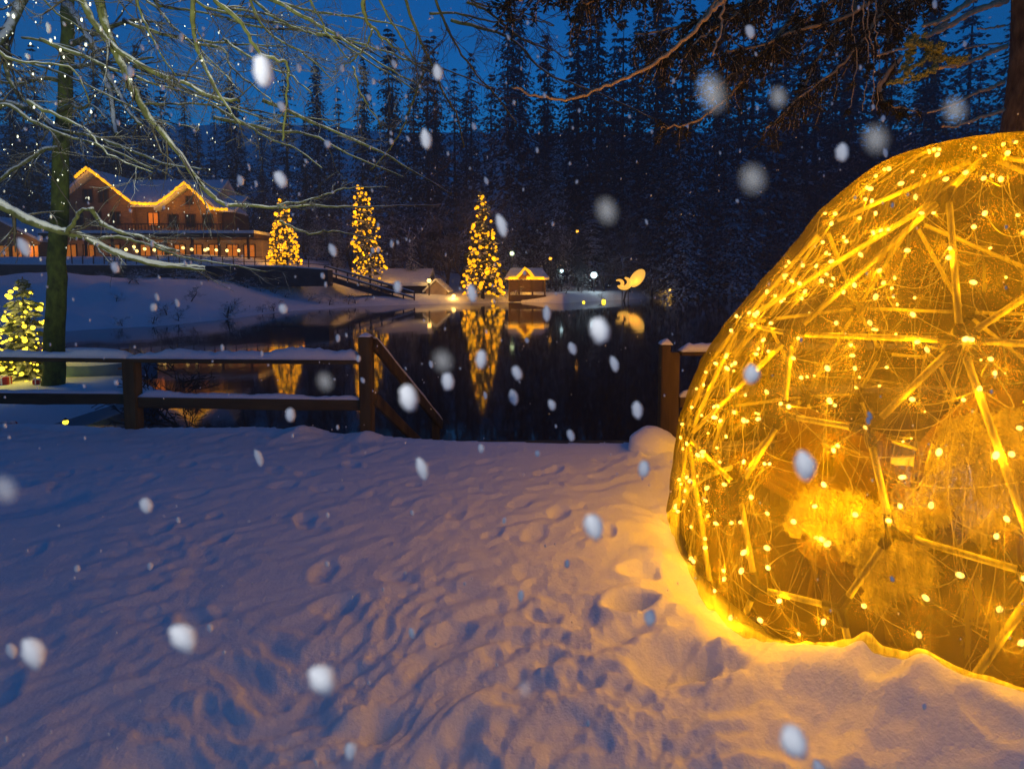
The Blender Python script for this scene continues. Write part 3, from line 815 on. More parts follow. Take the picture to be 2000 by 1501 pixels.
# boathouse
bh = thing('boathouse', 'low boathouse with broad snow-covered roof and tan gable by the far shore', 'boathouse')
YB = 60.5
def bx(px): return (px - 1000) / F_PX * YB
def bz(py): return at(1000, py, YB).z
MB().box((bx(800), YB + 3, (bz(590) + bz(556)) / 2), (bx(862) - bx(738), 4.5, bz(556) - bz(590))).build('wall', M['dark_wood'], bh)
MB().prism([Vector((bx(690), YB - .3, bz(558))), Vector((bx(690), YB + 4, bz(528))), Vector((bx(690), YB + 7, bz(556))), Vector((bx(690), YB + 7, bz(553))), Vector((bx(690), YB + 4, bz(523))), Vector((bx(690), YB - .3, bz(552)))], (bx(836) - bx(690), 0, 0)).build('roof', M['far_snow'], bh)
wall_with_gable(bh, bx(832), bx(872), YB - .2, bz(592), bz(566), bz(548), 4, 'chalet_render', 'side_wing')
gable_roof_parts(bh, bx(832), bx(872), YB - .2, YB + 4, bz(566), bz(547), .3, .2)
MB().box((bx(808), YB + .7, bz(575)), (1.5, .12, 1.5)).build('door', M['dark_glass'], bh)
def lamp_post(label, px, py, Y, base_y, mat, s, e_, colr):
    o = thing('lamp_post', label, 'lamp')
    p_ = at(px, py, Y); b = at(px, base_y, Y)
    MB().tube([b - Vector((0, 0, .3)), p_ - Vector((0, 0, s * .9))], .06, 8).build('post', M['metal'], o)
    obj_from(bulb_mesh(M[mat]), 'lamp_globe', o, p_, None, (s, s, s))
    MB().tube([p_ + Vector((0, 0, s * .85)), p_ + Vector((0, 0, s * 1.25))], [s * .9, s * .15], 8).build('cap', M['metal'], o)
    lamp('lamp_glow', p_ - Vector((0, s + .25, 0)), e_, colr, .15, parent=o)
W_ = (1, .5, .08)
lamp_post('round warm lamp at the corner of the boathouse', 838, 548, 59.8, 592, 'globe', .24, 45, W_)
lamp_post('low warm lamp by the water left of the tallest lit conifer', 886, 578, 60, 592, 'globe', .22, 60, W_)
lamp_post('warm lamp standing alone on the right far shore', 1309, 566, 76, 580, 'globe', .26, 55, W_)
lamp_post('small cold white lamp right of the lit pavilion', 1097, 529, 66, 580, 'cold', .22, 60, (.75, .95, 1))
lamp_post('brighter cold white lamp among the trunks on the far shore', 1160, 537, 68, 582, 'cold', .42, 120, (.75, .95, 1))
lamp_post('pale green lamp among branches right of the tallest lit conifer', 1000, 495, 66, 575, 'greenish', .30, 40, (.8, .95, .6))
lamp_post('low yellow-green lamp at the waterline left of the lit lantern', 1140, 590, 61, 600, 'yellow_bulb', .16, 8, (1, .9, .4))
lamp_post('low pale yellow lamp at the waterline below the lit lantern', 1179, 588, 62, 600, 'yellow_bulb', .24, 12, (1, .9, .4))
for px, py in ((1075, 505), (1128, 452)):
    lamp_post('small orange lamp high among the far trunks' + (' nearest the pavilion' if px < 1100 else ' above the cold lamps'), px, py, 69, 570, 'lantern', .22, 25, W_)

# pavilion
pv = thing('garden_pavilion', 'small open pavilion with light-trimmed roof right of tallest lit conifer', 'pavilion')
YP = 62.0
def vx(px): return (px - 1000) / F_PX * YP
def vz(py): return at(1000, py, YP).z
for px in (995, 1014, 1040, 1064):
    for dy in (0, 3.4): MB().box((vx(px), YP + dy, (vz(588) + vz(546)) / 2), (.18, .18, vz(546) - vz(588))).build('post', M['wood'], pv)
MB().box((vx(1030), YP + 3.6, (vz(586) + vz(548)) / 2), (vx(1066) - vx(993), .12, vz(548) - vz(586))).build('back_wall', M['chalet_wood'], pv)
MB().prism([Vector((vx(986), YP - .5, vz(546))), Vector((vx(1072), YP - .5, vz(546))), Vector((vx(1060), YP + 1.8, vz(527))), Vector((vx(998), YP + 1.8, vz(527)))], (0, 0, .25)).build('roof', M['far_snow'], pv)
MB().prism([Vector((vx(986), YP + 4.1, vz(546))), Vector((vx(1072), YP + 4.1, vz(546))), Vector((vx(1060), YP + 1.85, vz(527))), Vector((vx(998), YP + 1.85, vz(527)))], (0, 0, .25)).build('roof', M['far_snow'], pv)
MB().prism([Vector((vx(1010), YP - .62, vz(545))), Vector((vx(1042), YP - .62, vz(545))), Vector((vx(1026), YP - .62, vz(524)))], (0, 2.2, 0)).build('gable', M['chalet_wood'], pv)
MB().box((vx(1030), YP - .1, vz(582)), (vx(1066) - vx(993), .1, .7)).build('railing', M['wood'], pv)
pc = thing('pavilion_light_cord', 'yellow light cord edging the pavilion roof and its little gable', 'string lights')
for rn in ([(993, 543), (1012, 542)], [(1010, 541), (1017, 534), (1025, 524), (1033, 530), (1041, 541)], [(1028, 542), (1045, 543), (1062, 543)]):
    MB().tube([Vector((vx(a), YP - .8, vz(b))) for a, b in rn], .17, 6).build('cord', M['cord_light'], pc)
for px in (1000, 1030, 1058): lamp('cord_glow', (vx(px), YP - 1.2, vz(550)), 45, (1, .42, .03), .2, parent=pc)
lamp('cord_glow', (vx(1030), YP + 1.5, vz(560)), 40, (1, .42, .03), .2, parent=pc)

# glowing oblong lantern figure on the shore
lf = thing('glowing_lantern', 'large oblong glowing lantern leaning over the far shore', 'lantern')
YL = 66.0
def lx(px): return (px - 1000) / F_PX * YL
def lz(py): return at(1000, py, YL).z
MB().blob((lx(1244), YL, lz(543)), (.72, .6, 1.22), 14, 10, 0, Matrix.Rotation(R(38), 3, 'Y')).build('shade', M['lantern'], lf, True)
MB().tube([(lx(1232), YL, lz(556)), (lx(1222), YL, lz(572)), (lx(1218), YL, lz(590))], [.12, .1, .12], 8).build('stand', M['metal'], lf)
lamp('lantern_glow', (lx(1240), YL - 1.2, lz(552)), 60, W_, .3, parent=lf)
for (px, py, a_, s, lab) in ((1215, 552, -35, 1.0, 'curved glowing ornament touching the large oblong lantern'), (1206, 553, 15, .62, 'small glowing ornament left of the curved one on the far shore')):
    o = thing('glowing_ornament', lab, 'ornament')
    mb = MB()
    pp = [Vector((lx(px) + s * (.75 * math.cos(R(a_ + k * 22))) , YL - .5, lz(py) + s * .6 * math.sin(R(a_ + k * 22)))) for k in range(-5, 6)]
    mb.tube(pp, [s * (.10 + .22 * math.sin(math.pi * k / 10)) for k in range(11)], 8).build('shade', M['lantern'], o, True)
    MB().tube([pp[5] - Vector((0, 0, .1)), (pp[5].x, YL - .5, lz(588))], .05, 6).build('stand', M['metal'], o)

# small shrubs on the far shore
G_SHR = 'snowy shrubs on the far bank'
shr = []
for k in range(2):
    tk, tw = twig_tree(500 + k, 3, 1.3, 3, .06)
    root = thing('bank_shrub', 'leafless snowy shrub on the far bank', 'shrub', group=G_SHR)
    tk.build('stem', M['far_trunk'], root); tw.build('twigs', M['shrub'], root); shr.append(root)
first = {0, 1}
for i_ in range(34):
    px = random.choice([random.uniform(140, 560), random.uniform(640, 800), random.uniform(980, 1450)])
    ys_ = float(np.interp((px - 1000) / F_PX, sh_u, sh_y)) + random.choice([.6, 1.0, 3, 8, 13])
    x = (px - 1000) / F_PX * ys_; s = random.uniform(.35, .9); k = i_ % 2
    if k in first: shr[k].location = (x, ys_, gz_at(x, ys_)); shr[k].scale = (s, s, s); first.discard(k)
    else: copy_tree(shr[k], (x, ys_, gz_at(x, ys_)), random.uniform(0, 6.28), (s * 1.3, s * 1.3, s))
for i_ in range(18):               # brush along the foot of the bank wall
    px = 130 + i_ * 29 + random.uniform(-10, 10); y_ = random.uniform(51.6, 52.8); x = (px - 1000) / F_PX * y_; s = random.uniform(.35, .75)
    copy_tree(shr[i_ % 2], (x, y_, gz_at(x, y_) - .1), random.uniform(0, 6.28), (s * 1.6, s * 1.6, s))
# dark sapling by the water in mid view
tk, tw = twig_tree(611, 4.2, .8, 4, .05)
sp = thing('waterside_sapling', 'thin dark leafless sapling rising from the water edge behind the fence', 'sapling')
tk.build('trunk', M['lower_bark'], sp); tw.build('crown', M['lower_bark'], sp)
g_ = at(382, 760, 10.0); sp.location = (g_.x, 10.0, -1.3); sp.scale = (.62, .62, .72)

# ------------------------------------------------------------------ near fence
def snow_strip(a, b_, w_, h_, seed, parent, name='rail_snow', z=0):
    """lumpy cap of snow lying along a beam"""
    rr = random.Random(seed); a = Vector(a); b_ = Vector(b_); n_ = max(6, int((b_ - a).length / .05))
    d = (b_ - a).normalized(); s = Vector((-d.y, d.x, 0)).normalized(); up = Vector((0, 0, 1))
    mb = MB(); prev = None; ph = rr.uniform(0, 6)
    prof_ = [(-1, 0), (-1.05, .45), (-.7, .9), (0, 1.05), (.7, .9), (1.05, .45), (1, 0)]
    b0 = 0
    for k in range(n_ + 1):
        p_ = a.lerp(b_, k / n_)
        e = min(1, k / 1.5, (n_ - k) / 1.5) * .75 + .25
        hh = h_ * e * max(.25, 1 + .30 * math.sin(k * .33 + ph) * math.sin(k * .11) + .22 * math.sin(k * .071 + 2 * ph) + rr.uniform(-.15, .15))
        ww = w_ / 2 * (1 + rr.uniform(-.05, .05))
        for (i_, j_) in prof_: mb.v.append(tuple(p_ + s * i_ * ww + up * (j_ * hh)))
        if k:
            for q in range(6): mb.f.append((b0 + q, b0 + q + 1, b0 + 7 + q + 1, b0 + 7 + q))
            mb.f.append((b0 + 6, b0, b0 + 7, b0 + 13))
            b0 += 7
    mb.f.append(tuple(range(7))); mb.f.append(tuple(reversed(range(b0, b0 + 7))))
    return mb.build(name, M['snow'], parent, True)
fence = thing('rail_fence', 'brown two-rail wooden fence under snow left of the pond steps', 'fence')
pm = gnd(718, 845, -.02); pl = gnd(263, 838, -.02)
dirf = (pl - pm); dirf.z = 0; dirf.normalize()
p3 = pl + dirf * ((pl - pm).length * 1.0)
YF = pm.y
ztop = at(718, 657, pm.y).z
MB().box((pm.x, pm.y, (ztop - .5) / 2), (.135, .14, ztop + .5), M=Matrix.Rotation(math.atan2(dirf.y, dirf.x), 3, 'Z')).build('post', M['wood'], fence, bevel=.012)
snow_strip(pm + Vector((-.06, .0, ztop + .02)), pm + Vector((.06, 0, ztop + .02)), .13, .035, 3, fence, 'post_snow')
zpl = at(262, 700, pl.y).z
for p_ in (pl, p3):
    MB().box((p_.x, p_.y, (zpl - .5) / 2 - .02), (.15, .13, zpl + .5)).build('post', M['wood'], fence, bevel=.012)
def rail(a, b_, za, zb, hw, hh, sh, seed):
    A = Vector((a.x, a.y, za)); B = Vector((b_.x, b_.y, zb))
    MB().rough_beam(A, B, hw, hh, seed).build('rail', M['rail_wood'], fence)
    snow_strip(A + Vector((0, 0, hh / 2 - .004)), B + Vector((0, 0, hh / 2 - .004)), hw * 1.04, sh, seed, fence)
off = Vector((0, -.03, 0))
q0 = pm + dirf * .07
rail(q0, pl, at(700, 705, pm.y).z, at(262, 702, pl.y).z, .15, .05, .085, 5)
rail(pl + dirf * .002, p3, at(262, 702, pl.y).z, at(262, 702, pl.y).z + .01, .15, .05, .085, 6)
rail(q0, pl - dirf * .08, at(700, 790, pm.y).z, at(262, 784, pl.y).z, .07, .125, .05, 7)
rail(pl + dirf * .08, p3, at(262, 778, pl.y).z, at(262, 780, pl.y).z, .07, .125, .035, 8)
# stair rails going down to the water
stair = thing('stair_railing', 'sloping wooden handrail of snow-edged steps beside the tall fence post', 'handrail')
vp = (1156 - 1000) / F_PX
dv = Vector((.19, 1, -.66))
a0 = Vector((pm.x + .085, pm.y + .03, at(735, 672, pm.y).z)); a1 = Vector((pm.x + .085, pm.y + .03, at(735, 780, pm.y).z))
for aa, hh in ((a0, .13), (a1, .13)):
    e_ = aa + dv * 2.3
    MB().rough_beam(aa, e_, .05, hh, 3).build('rail', M['wood'], stair)
snow_strip(a0 + Vector((0, 0, .075)), a0 + dv * 2.3 + Vector((0, 0, .075)), .05, .03, 15, stair)
ep = a0 + dv * 2.2
MB().box((ep.x - .05, ep.y, ep.z - .55), (.11, .11, 1.3)).build('post', M['wood'], stair, bevel=.01)
steps = thing('pond_steps', 'snow-covered wooden steps descending to the pond between the fences', 'steps')
for k in range(6):
    MB().box((pm.x + 1.75 + .19 * k * .3, pm.y + .55 + k * .3, -.34 - k * .18), (3.3, .30, .06)).build('tread', M['wood'], steps)
# right fence
fr = thing('rail_fence', 'short stretch of snow-capped fence half hidden behind the glowing dome', 'fence')
pr = gnd(1304, 838, -.02)
zt = at(1300, 672, pr.y).z
MB().box((pr.x - .05, pr.y, (zt - .4) / 2), (.10, .15, zt + .4)).build('post', M['wood'], fr, bevel=.01)
MB().box((pr.x + .065, pr.y + .05, (zt - .45) / 2 - .03), (.12, .10, zt + .32)).build('post', M['wood'], fr, bevel=.01)
snow_strip(pr + Vector((-.11, 0, zt + .02)), pr + Vector((.02, 0, zt + .02)), .15, .05, 31, fr, 'post_snow')
for k_, (zz, hh) in enumerate(((at(1340, 690, pr.y).z, .05), (at(1340, 785, pr.y).z, .12))):
    A = Vector((pr.x + .13, pr.y + .02, zz)); B = Vector((pr.x + 3.6, pr.y + .35, zz))
    MB().rough_beam(A, B, .13 if not k_ else .07, hh, 9 + k_).build('rail', M['rail_wood'], fr)
    snow_strip(A + Vector((0, 0, hh / 2 - .004)), B + Vector((0, 0, hh / 2 - .004)), .13 if not k_ else .07, .08, 33 + k_, fr)
MB().box((pr.x + 3.6, pr.y + .35, .3), (.13, .13, 1.4)).build('post', M['wood'], fr, bevel=.01)
# snow-covered boulder by the right post
o = MB().blob(gnd(1275, 880, 0) + Vector((0, 0, .06)), (.25, .22, .17), 28, 16, .05, seed=4).build('snowy_boulder', M['snow'], None, True)
tag(o, 'rounded boulder buried in snow between the right fence post and dome', 'boulder')

# things on the left shelf: moored boats, gift boxes, small shrubs
def boat(px, py, Y, L, rz, label, hull):
    base = at(px, py, Y); o = thing('rowing_boat', label, 'rowing boat', (base.x, base.y, base.z)); o.rotation_euler = (0, 0, rz)
    ns = 12; mb = MB(); ring = []
    for k in range(ns + 1):
        u_ = k / ns; x_ = (u_ - .5) * L; wv = .62 * (max(0, math.sin(math.pi * min(1, .12 + .88 * u_))) ** .6) * L / 3.6 + .02; sheer = .12 * (2 * u_ - 1) ** 2
        for (a_, b_) in ((-1, .42), (-.8, .12), (0, 0), (.8, .12), (1, .42)): mb.v.append((x_, a_ * wv, b_ + sheer * (b_ > .3)))
    for k in range(ns):
        for q in range(4): mb.f.append((k * 5 + q, k * 5 + q + 1, (k + 1) * 5 + q + 1, (k + 1) * 5 + q))
    mb.build('hull', M[hull], o, True)
    for u_ in (-.25, .05, .3): MB().box((u_ * L, 0, .33), (.22, .95 * L / 3.6, .04)).build('thwart', M['boat_wood'], o)
    sm = MB()
    sm.blob((0, 0, .40), (L * .47, .52 * L / 3.6, .15), 24, 10, .06, seed=int(px)).build('snow_load', M['snow'], o, True)
boat(185, 742, 13.6, 2.9, .10, 'blue rowing boat full of snow moored right of the mossy trunk', 'boat_hull')
boat(170, 716, 16.0, 2.6, -.08, 'brown rowing boat under snow moored behind the blue one', 'boat_wood')
def gift(px, py, Y, s, label, m_='red'):
    base = at(px, py, Y); o = thing('gift_box', label, 'gift box', base)
    MB().box((0, 0, s[2] / 2), s, .3).build('box', M[m_], o, bevel=.012)
    rb2 = MB(); rb2.box((0, 0, s[2] / 2), (s[0] * .16, s[1] * 1.02, s[2] * 1.03), .3).box((0, 0, s[2] / 2), (s[0] * 1.021, s[1] * .16, s[2] * 1.035), .3)
    rb2.blob((-.03, 0, s[2] * 1.12), (.05, .03, .03), 8, 5).blob((.05, 0, s[2] * 1.12), (.05, .03, .03), 8, 5)
    rb2.build('ribbon', M['snow'], o)
gift(8, 752, 12.2, (.22, .2, .18), 'red gift box in front of the small Christmas tree at frame edge')
gift(72, 750, 12.2, (.12, .12, .10), 'small red gift box between Christmas tree and mossy trunk')
gift(14, 836, 6.9, (.17, .13, .07), 'flat red gift box lying in snow under the lower fence rail')
G_LOW = 'low snowy shrubs under the left fence rails'
tk, tw = twig_tree(700, 1.0, 1.2, 3, .02)
lw = thing('low_shrub', 'low dark shrub tufted with snow under the left fence rails', 'shrub', group=G_LOW)
tk.build('stem', M['lower_bark'], lw); tw.build('twigs', M['shrub'], lw)
for i_ in range(16):
    px = -60 + i_ * 19 + random.uniform(-8, 8); Y = random.uniform(7.0, 8.6); x = (px - 1000) / F_PX * Y
    s = random.uniform(.5, .8)
    if i_ == 0: lw.location = (x, Y, gz_at(x, Y) - .05); lw.scale = (s, s, s)
    else: copy_tree(lw, (x, Y, gz_at(x, Y) - .05), random.uniform(0, 6.28), (s, s, s * random.uniform(.8, 1.1)))
gl_ = thing('ground_lantern', 'small yellow lantern glowing in the shrubs under the fence', 'lantern', at(128, 824, 7.4))
obj_from(YEL_BULB, 'globe', gl_, (0, 0, 0), None, (.035, .035, .035))
MB().tube([(0, 0, -.25), (0, 0, -.03)], .012, 6).build('stake', M['metal'], gl_)
MB().tube([(0, 0, .03), (0, 0, .055)], [.04, .008], 8).build('cap', M['metal'], gl_)

# ------------------------------------------------------------------ bare tree with the mossy trunk
def wobble(pts, n_, amp, rr):
    """resample a polyline with smooth jitter"""
    out = []; seg = len(pts) - 1
    for k in range(n_ + 1):
        f_ = k / n_ * seg; i_ = min(int(f_), seg - 1); u_ = f_ - i_
        p0 = pts[max(i_ - 1, 0)]; p1 = pts[i_]; p2 = pts[i_ + 1]; p3_ = pts[min(i_ + 2, seg)]
        q = .5 * ((2 * p1) + (p2 - p0) * u_ + (2 * p0 - 5 * p1 + 4 * p2 - p3_) * u_ * u_ + (3 * p1 - p0 - 3 * p2 + p3_) * u_ ** 3)
        out.append(q + Vector((rr.gauss(0, amp), rr.gauss(0, amp), rr.gauss(0, amp))))
    return out
tree = thing('mossy_tree', 'leafless tree with mossy green trunk and snowy limbs behind the fence', 'tree')
YT = 12.2
tp = [at(a, b, YT) for a, b in ((103, 770), (105, 740), (108, 600), (114, 450), (120, 300), (128, 150), (134, 0), (139, -150), (143, -300))]
tr_ = [w_ / F_PX * YT / 2 for w_ in (46, 38, 33, 30, 27, 23, 20, 17, 14)]
tpw = wobble(tp, 40, .012, random.Random(5)); trw = list(np.interp(np.linspace(0, 8, 41), np.arange(9), tr_))
tb = MB().tube(tpw, trw, 14).build('trunk', M['moss_bark'], tree, True)
def limb(parent, px_pts, Y0, Y1, w0, w1, seed, twigs=8, tl_=(.35, .9), mat='limb_bark', sub=3, side=1.0, sag=.0):
    rr = random.Random(seed); n0 = len(px_pts)
    pts = [at(a, b, Y0 + (Y1 - Y0) * k / (n0 - 1)) for k, (a, b) in enumerate(px_pts)]
    n_ = (n0 - 1) * 5
    pp = wobble(pts, n_, .006, rr)
    rs = [(w0 + (w1 - w0) * (k / n_) ** .8) / F_PX * (Y0 + (Y1 - Y0) * k / n_) / 2 * rr.uniform(.9, 1.12) for k in range(n_ + 1)]
    rs = [q * 1.2 for q in rs]
    mb = MB().tube(pp, rs, 8); nf = len(mb.f)
    if twigs:
        def tw_(p_, d, L, r, lev):
            q = [p_.copy()]; dd = d.copy(); rs_ = [r]
            m_ = 6
            for k in range(m_):
                dd = (dd + Vector((rr.gauss(0, .14), rr.gauss(0, .14), rr.gauss(-.02, .13)))).normalized()
                q.append(q[-1] + dd * (L / m_)); rs_.append(max(r * (1 - .75 * (k + 1) / m_), .0022))
            mb.tube(q, rs_, 4, False)
            if lev < sub:
                for k in range(rr.randint(2, 4)):
                    i_ = rr.randint(1, m_ - 1)
                    nd = (dd * .9 + Vector((rr.gauss(0, .5), rr.gauss(0, .5), rr.gauss(.02, .4)))).normalized()
                    tw_(q[i_], nd, L * rr.uniform(.4, .75), rs_[i_] * .65, lev + 1)
        for k in range(twigs):
            i_ = rr.randint(1, n_ - 1)
            d = (pp[i_ + 1] - pp[i_ - 1]).normalized()
            nd = (d + Vector((rr.gauss(0, .5) * side, rr.gauss(0, .4), rr.gauss(.0, .45)))).normalized()
            tw_(pp[i_], nd, rr.uniform(*tl_), max(rs[i_] * .45, .003), 1)
    lo = mb.build('limb', M[mat], parent, True)
    lo.data.materials.append(M['twig_bark'])
    idx = np.zeros(len(lo.data.polygons), np.int32); idx[nf:] = 1
    lo.data.polygons.foreach_set('material_index', idx)
    return lo
# limbs of this tree (behind / level with the trunk)
L_ = [
 ([(132, 10), (165, 60), (192, 110), (214, 170), (222, 240), (228, 262)], 11.5, 9.5, 13, 5, 6),
 ([(190, 110), (225, 170), (250, 215), (275, 242)], 10, 9.3, 9, 5, 6),
 ([(45, -10), (22, 48), (0, 80), (-25, 110)], 10, 9, 16, 10, 6),
 ([(8, 85), (14, 140), (30, 175), (62, 210)], 9.5, 9.5, 9, 3, 6),
 ([(-20, 192), (60, 213), (110, 252), (165, 262), (250, 292), (330, 322), (400, 330)], 10.5, 9, 10, 3, 10),
 ([(116, 290), (90, 290), (60, 310), (20, 335), (-20, 370)], 12, 11, 8, 5, 5),
 ([(118, 215), (140, 205), (160, 212), (180, 205), (205, 230)], 12.1, 11, 8, 3, 6),
 ([(115, 158), (80, 152), (40, 162), (0, 160)], 12.1, 11, 8, 4, 5),
 ([(130, 130), (150, 130), (185, 125), (240, 120), (300, 112)], 12.1, 10.5, 9, 3, 7),
 ([(140, 85), (165, 75), (200, 60), (260, 40), (320, 46)], 12.1, 10.5, 10, 4, 7),
]
for k, (pp_, y0, y1, w0, w1, nt_) in enumerate(L_): limb(tree, pp_, y0, y1, w0, w1, 900 + k, nt_ + 3)
# limbs of the neighbour tree hanging in from above, outside the frame its trunk
tree2 = thing('overhanging_bare_tree', 'snowy mossy branches of a leafless tree hanging in from the top edge', 'tree')
tb2 = MB().tube(wobble([Vector((-2.2, 4.2, 8.6)), Vector((-2.8, 4.6, 6.8)), Vector((-3.6, 5.4, 5.9))], 12, .02, random.Random(8)), [.14 - .006 * k for k in range(13)], 10).build('trunk', M['moss_bark'], tree2, True)
L2 = [
 ([(185, -40), (208, 60), (235, 120), (262, 180), (300, 240), (350, 300), (400, 370), (440, 400)], 6.3, 6.6, 15, 7, 10, (.3, .8)),
 ([(440, 400), (500, 402), (560, 406), (610, 400), (690, 405), (760, 402), (860, 400)], 6.6, 7.2, 7, 2, 5, (.2, .5)),
 ([(540, 400), (600, 392), (650, 375), (690, 367), (760, 365)], 6.8, 7, 4, 1.5, 2, (.15, .3)),
 ([(545, 432), (580, 447), (608, 457), (640, 450), (700, 460), (755, 476)], 7, 7.4, 5, 2, 2, (.15, .3)),
 ([(150, -30), (180, 40), (230, 98), (300, 140), (360, 162), (415, 190), (470, 196)], 6.2, 6.6, 12, 5, 9, (.3, .8)),
 ([(375, -30), (378, 40), (384, 92), (410, 150), (440, 205), (470, 242)], 5.4, 5.6, 9, 3, 4, (.2, .4)),
 ([(420, 0), (470, 45), (505, 100), (540, 118), (562, 128), (558, 200), (552, 278)], 5.4, 5.9, 8, 3, 5, (.2, .5)),
 ([(708, -20), (713, 30), (730, 58), (760, 84), (800, 118), (845, 146)], 5.2, 5.8, 6.5, 3, 4, (.25, .6)),
 ([(728, 58), (716, 88), (700, 108), (672, 128)], 5.4, 5.6, 4, 2, 3, (.2, .4)),
 ([(785, -20), (812, 60), (836, 110), (866, 180), (893, 230), (906, 290)], 5.2, 5.8, 5.5, 2, 6, (.25, .6)),
 ([(828, 138), (806, 200), (788, 245), (770, 278), (724, 332)], 5.6, 5.8, 4.5, 2, 3, (.2, .4)),
 ([(690, 132), (700, 170), (718, 205), (746, 246)], 5.6, 5.7, 4, 1.6, 2, (.15, .3)),
 ([(596, -20), (632, 52), (660, 90), (682, 118)], 5.6, 5.8, 4, 2, 3, (.2, .4)),
 ([(846, -10), (880, 70), (920, 132), (975, 195), (1010, 240)], 5.2, 5.8, 4.5, 1.8, 5, (.25, .5)),
 ([(735, -10), (775, 60), (806, 108), (812, 120)], 5.3, 5.6, 4, 2, 2, (.2, .4)),
 ([(262, -20), (280, 40), (310, 96), (345, 150)], 6, 6.2, 5, 2, 5, (.3, .6)),
 ([(480, -20), (520, 60), (600, 110), (650, 160)], 6.5, 7, 5, 2, 8, (.4, .8)),
 ([(340, -20), (420, 20), (520, 40), (640, 62)], 7, 7.5, 6, 2, 9, (.4, .9)),
 ([(240, 40), (330, 70), (440, 84), (560, 92)], 7.5, 8, 7, 2, 9, (.4, .9)),
 ([(900, -20), (940, 10), (1010, 20), (1080, 50)], 6.0, 6.4, 4, 1.5, 5, (.3, .6)),
]
for k, (pp_, y0, y1, w0, w1, nt_, tl_) in enumerate(L2): limb(tree2, pp_, y0, y1, w0, w1, 950 + k, nt_ + 3, tl_)
# finer boughs filling the tangle at the upper left
rr = random.Random(4242)
for k in range(26):
    x_, y_ = rr.uniform(-60, 520), rr.uniform(-60, 250)
    if k > 16: x_, y_ = rr.uniform(380, 950), rr.uniform(-60, 60)
    dx_, dy_ = rr.uniform(40, 95), rr.uniform(5, 62)
    pp_ = [(x_ + dx_ * q + rr.gauss(0, 9), y_ + dy_ * q + rr.gauss(0, 9)) for q in range(5)]
    y0 = rr.uniform(5.6, 8.8)
    limb(tree2 if k % 2 else tree, pp_, y0, y0 + rr.uniform(-.4, .6), rr.uniform(4, 8), 2, 1500 + k, rr.randint(5, 8), (.25, .7))
# snowy low branch crossing in front of the trunk
tree3 = thing('snowy_branch', 'thick snow-topped branch crossing in front of the mossy trunk', 'branch')
for k, a in enumerate([
 ([(-80, 355), (0, 400), (60, 432), (112, 452), (160, 462), (220, 492), (300, 516), (360, 522), (400, 527)], 7.6, 8.2, 17, 4, 8),
 ([(128, 455), (142, 440), (156, 414), (180, 407)], 7.8, 7.8, 8, 5, 2),
 ([(178, 408), (200, 436), (240, 455), (275, 462), (310, 480), (350, 492)], 7.8, 8, 8, 3, 6),
 ([(-60, 300), (0, 205), (60, 235), (130, 265), (200, 285), (300, 330)], 8.4, 8.8, 9, 3, 6),
 ([(180, 470), (230, 462), (290, 478), (350, 500), (420, 512), (520, 530)], 8, 8.6, 7, 2, 8)]):
    limb(tree3, *a[:1], a[1], a[2], a[3], a[4], 990 + k, a[5], (.3, .8))
    if k in (0, 2):
        rr = random.Random(k); P3 = [at(x_, y_ - a[3] * .35, a[1] + (a[2] - a[1]) * q / (len(a[0]) - 1)) for q, (x_, y_) in enumerate(a[0])]
        pw = wobble(P3, (len(P3) - 1) * 6, .004, rr); n_ = len(pw)
        MB().tube(pw, [(a[3] + (a[4] - a[3]) * q / n_) / F_PX * 7.8 * .42 * rr.uniform(.7, 1.25) for q in range(n_)], 8).build('snow_ridge', M['snow'], tree3, True)

# ------------------------------------------------------------------ spruce behind the dome
spruce = thing('spruce', 'big rough-barked spruce with broken lit branches behind the dome', 'spruce')
YS = 6.5
sx0 = (2000 - 1000) / F_PX * YS
sp_pts = [Vector((sx0 + .05 * math.sin(k * .9), YS, -.3 + k * .5)) for k in range(20)]
MB().tube(sp_pts, [.40 + .18 * math.exp(-k * .7) - .012 * k for k in range(20)], 26).build('trunk', M['spruce_bark'], spruce, True)
for k, (pp_, w0, w1) in enumerate([
 ([(2000, -70), (1945, -30), (1898, 0), (1868, 22), (1832, 43), (1804, 50)], 15, 4),
 ([(1965, 2), (1938, 10), (1900, 24), (1850, 52), (1808, 72)], 11, 6),
 ([(1850, 40), (1815, 70), (1790, 85), (1750, 98), (1715, 108)], 7, 3),
 ([(1965, 90), (1938, 100), (1900, 118), (1870, 127), (1836, 133)], 9, 5),
 ([(1960, 160), (1936, 170), (1900, 185), (1865, 202), (1812, 222)], 7, 3),
 ([(1960, 215), (1930, 225), (1890, 238), (1862, 248), (1838, 247)], 7, 3),
 ([(1960, 50), (1930, 56), (1912, 57)], 4, 2), ([(1955, 85), (1920, 88), (1885, 95)], 3, 2)]):
    rr = random.Random(k); y0 = YS - .3
    pp = wobble([at(a, b, y0 - (1.35 - .12 * k) * (q / (len(pp_) - 1)) ** .8) for q, (a, b) in enumerate(pp_)], (len(pp_) - 1) * 6, .005, rr); n_ = len(pp)
    MB().tube(pp, [(w0 + (w1 - w0) * q / n_) / F_PX * y0 / 2 * rr.uniform(.85, 1.2) for q in range(n_)], 8).build('dead_branch', M['dead_branch'], spruce, True)
# the living crown far up the trunk, above the picture
V_, F_ = conifer_cards(17, 6.2, 34, 11, 16, 71, power=.8, z0=.40, size=(.25, .6), droop=.22)
me = mesh_np('crown', V_, F_); me.materials.append(M['spruce_needles'])
link(bpy.data.objects.new('crown', me), spruce).location = (sx0, YS, 0)
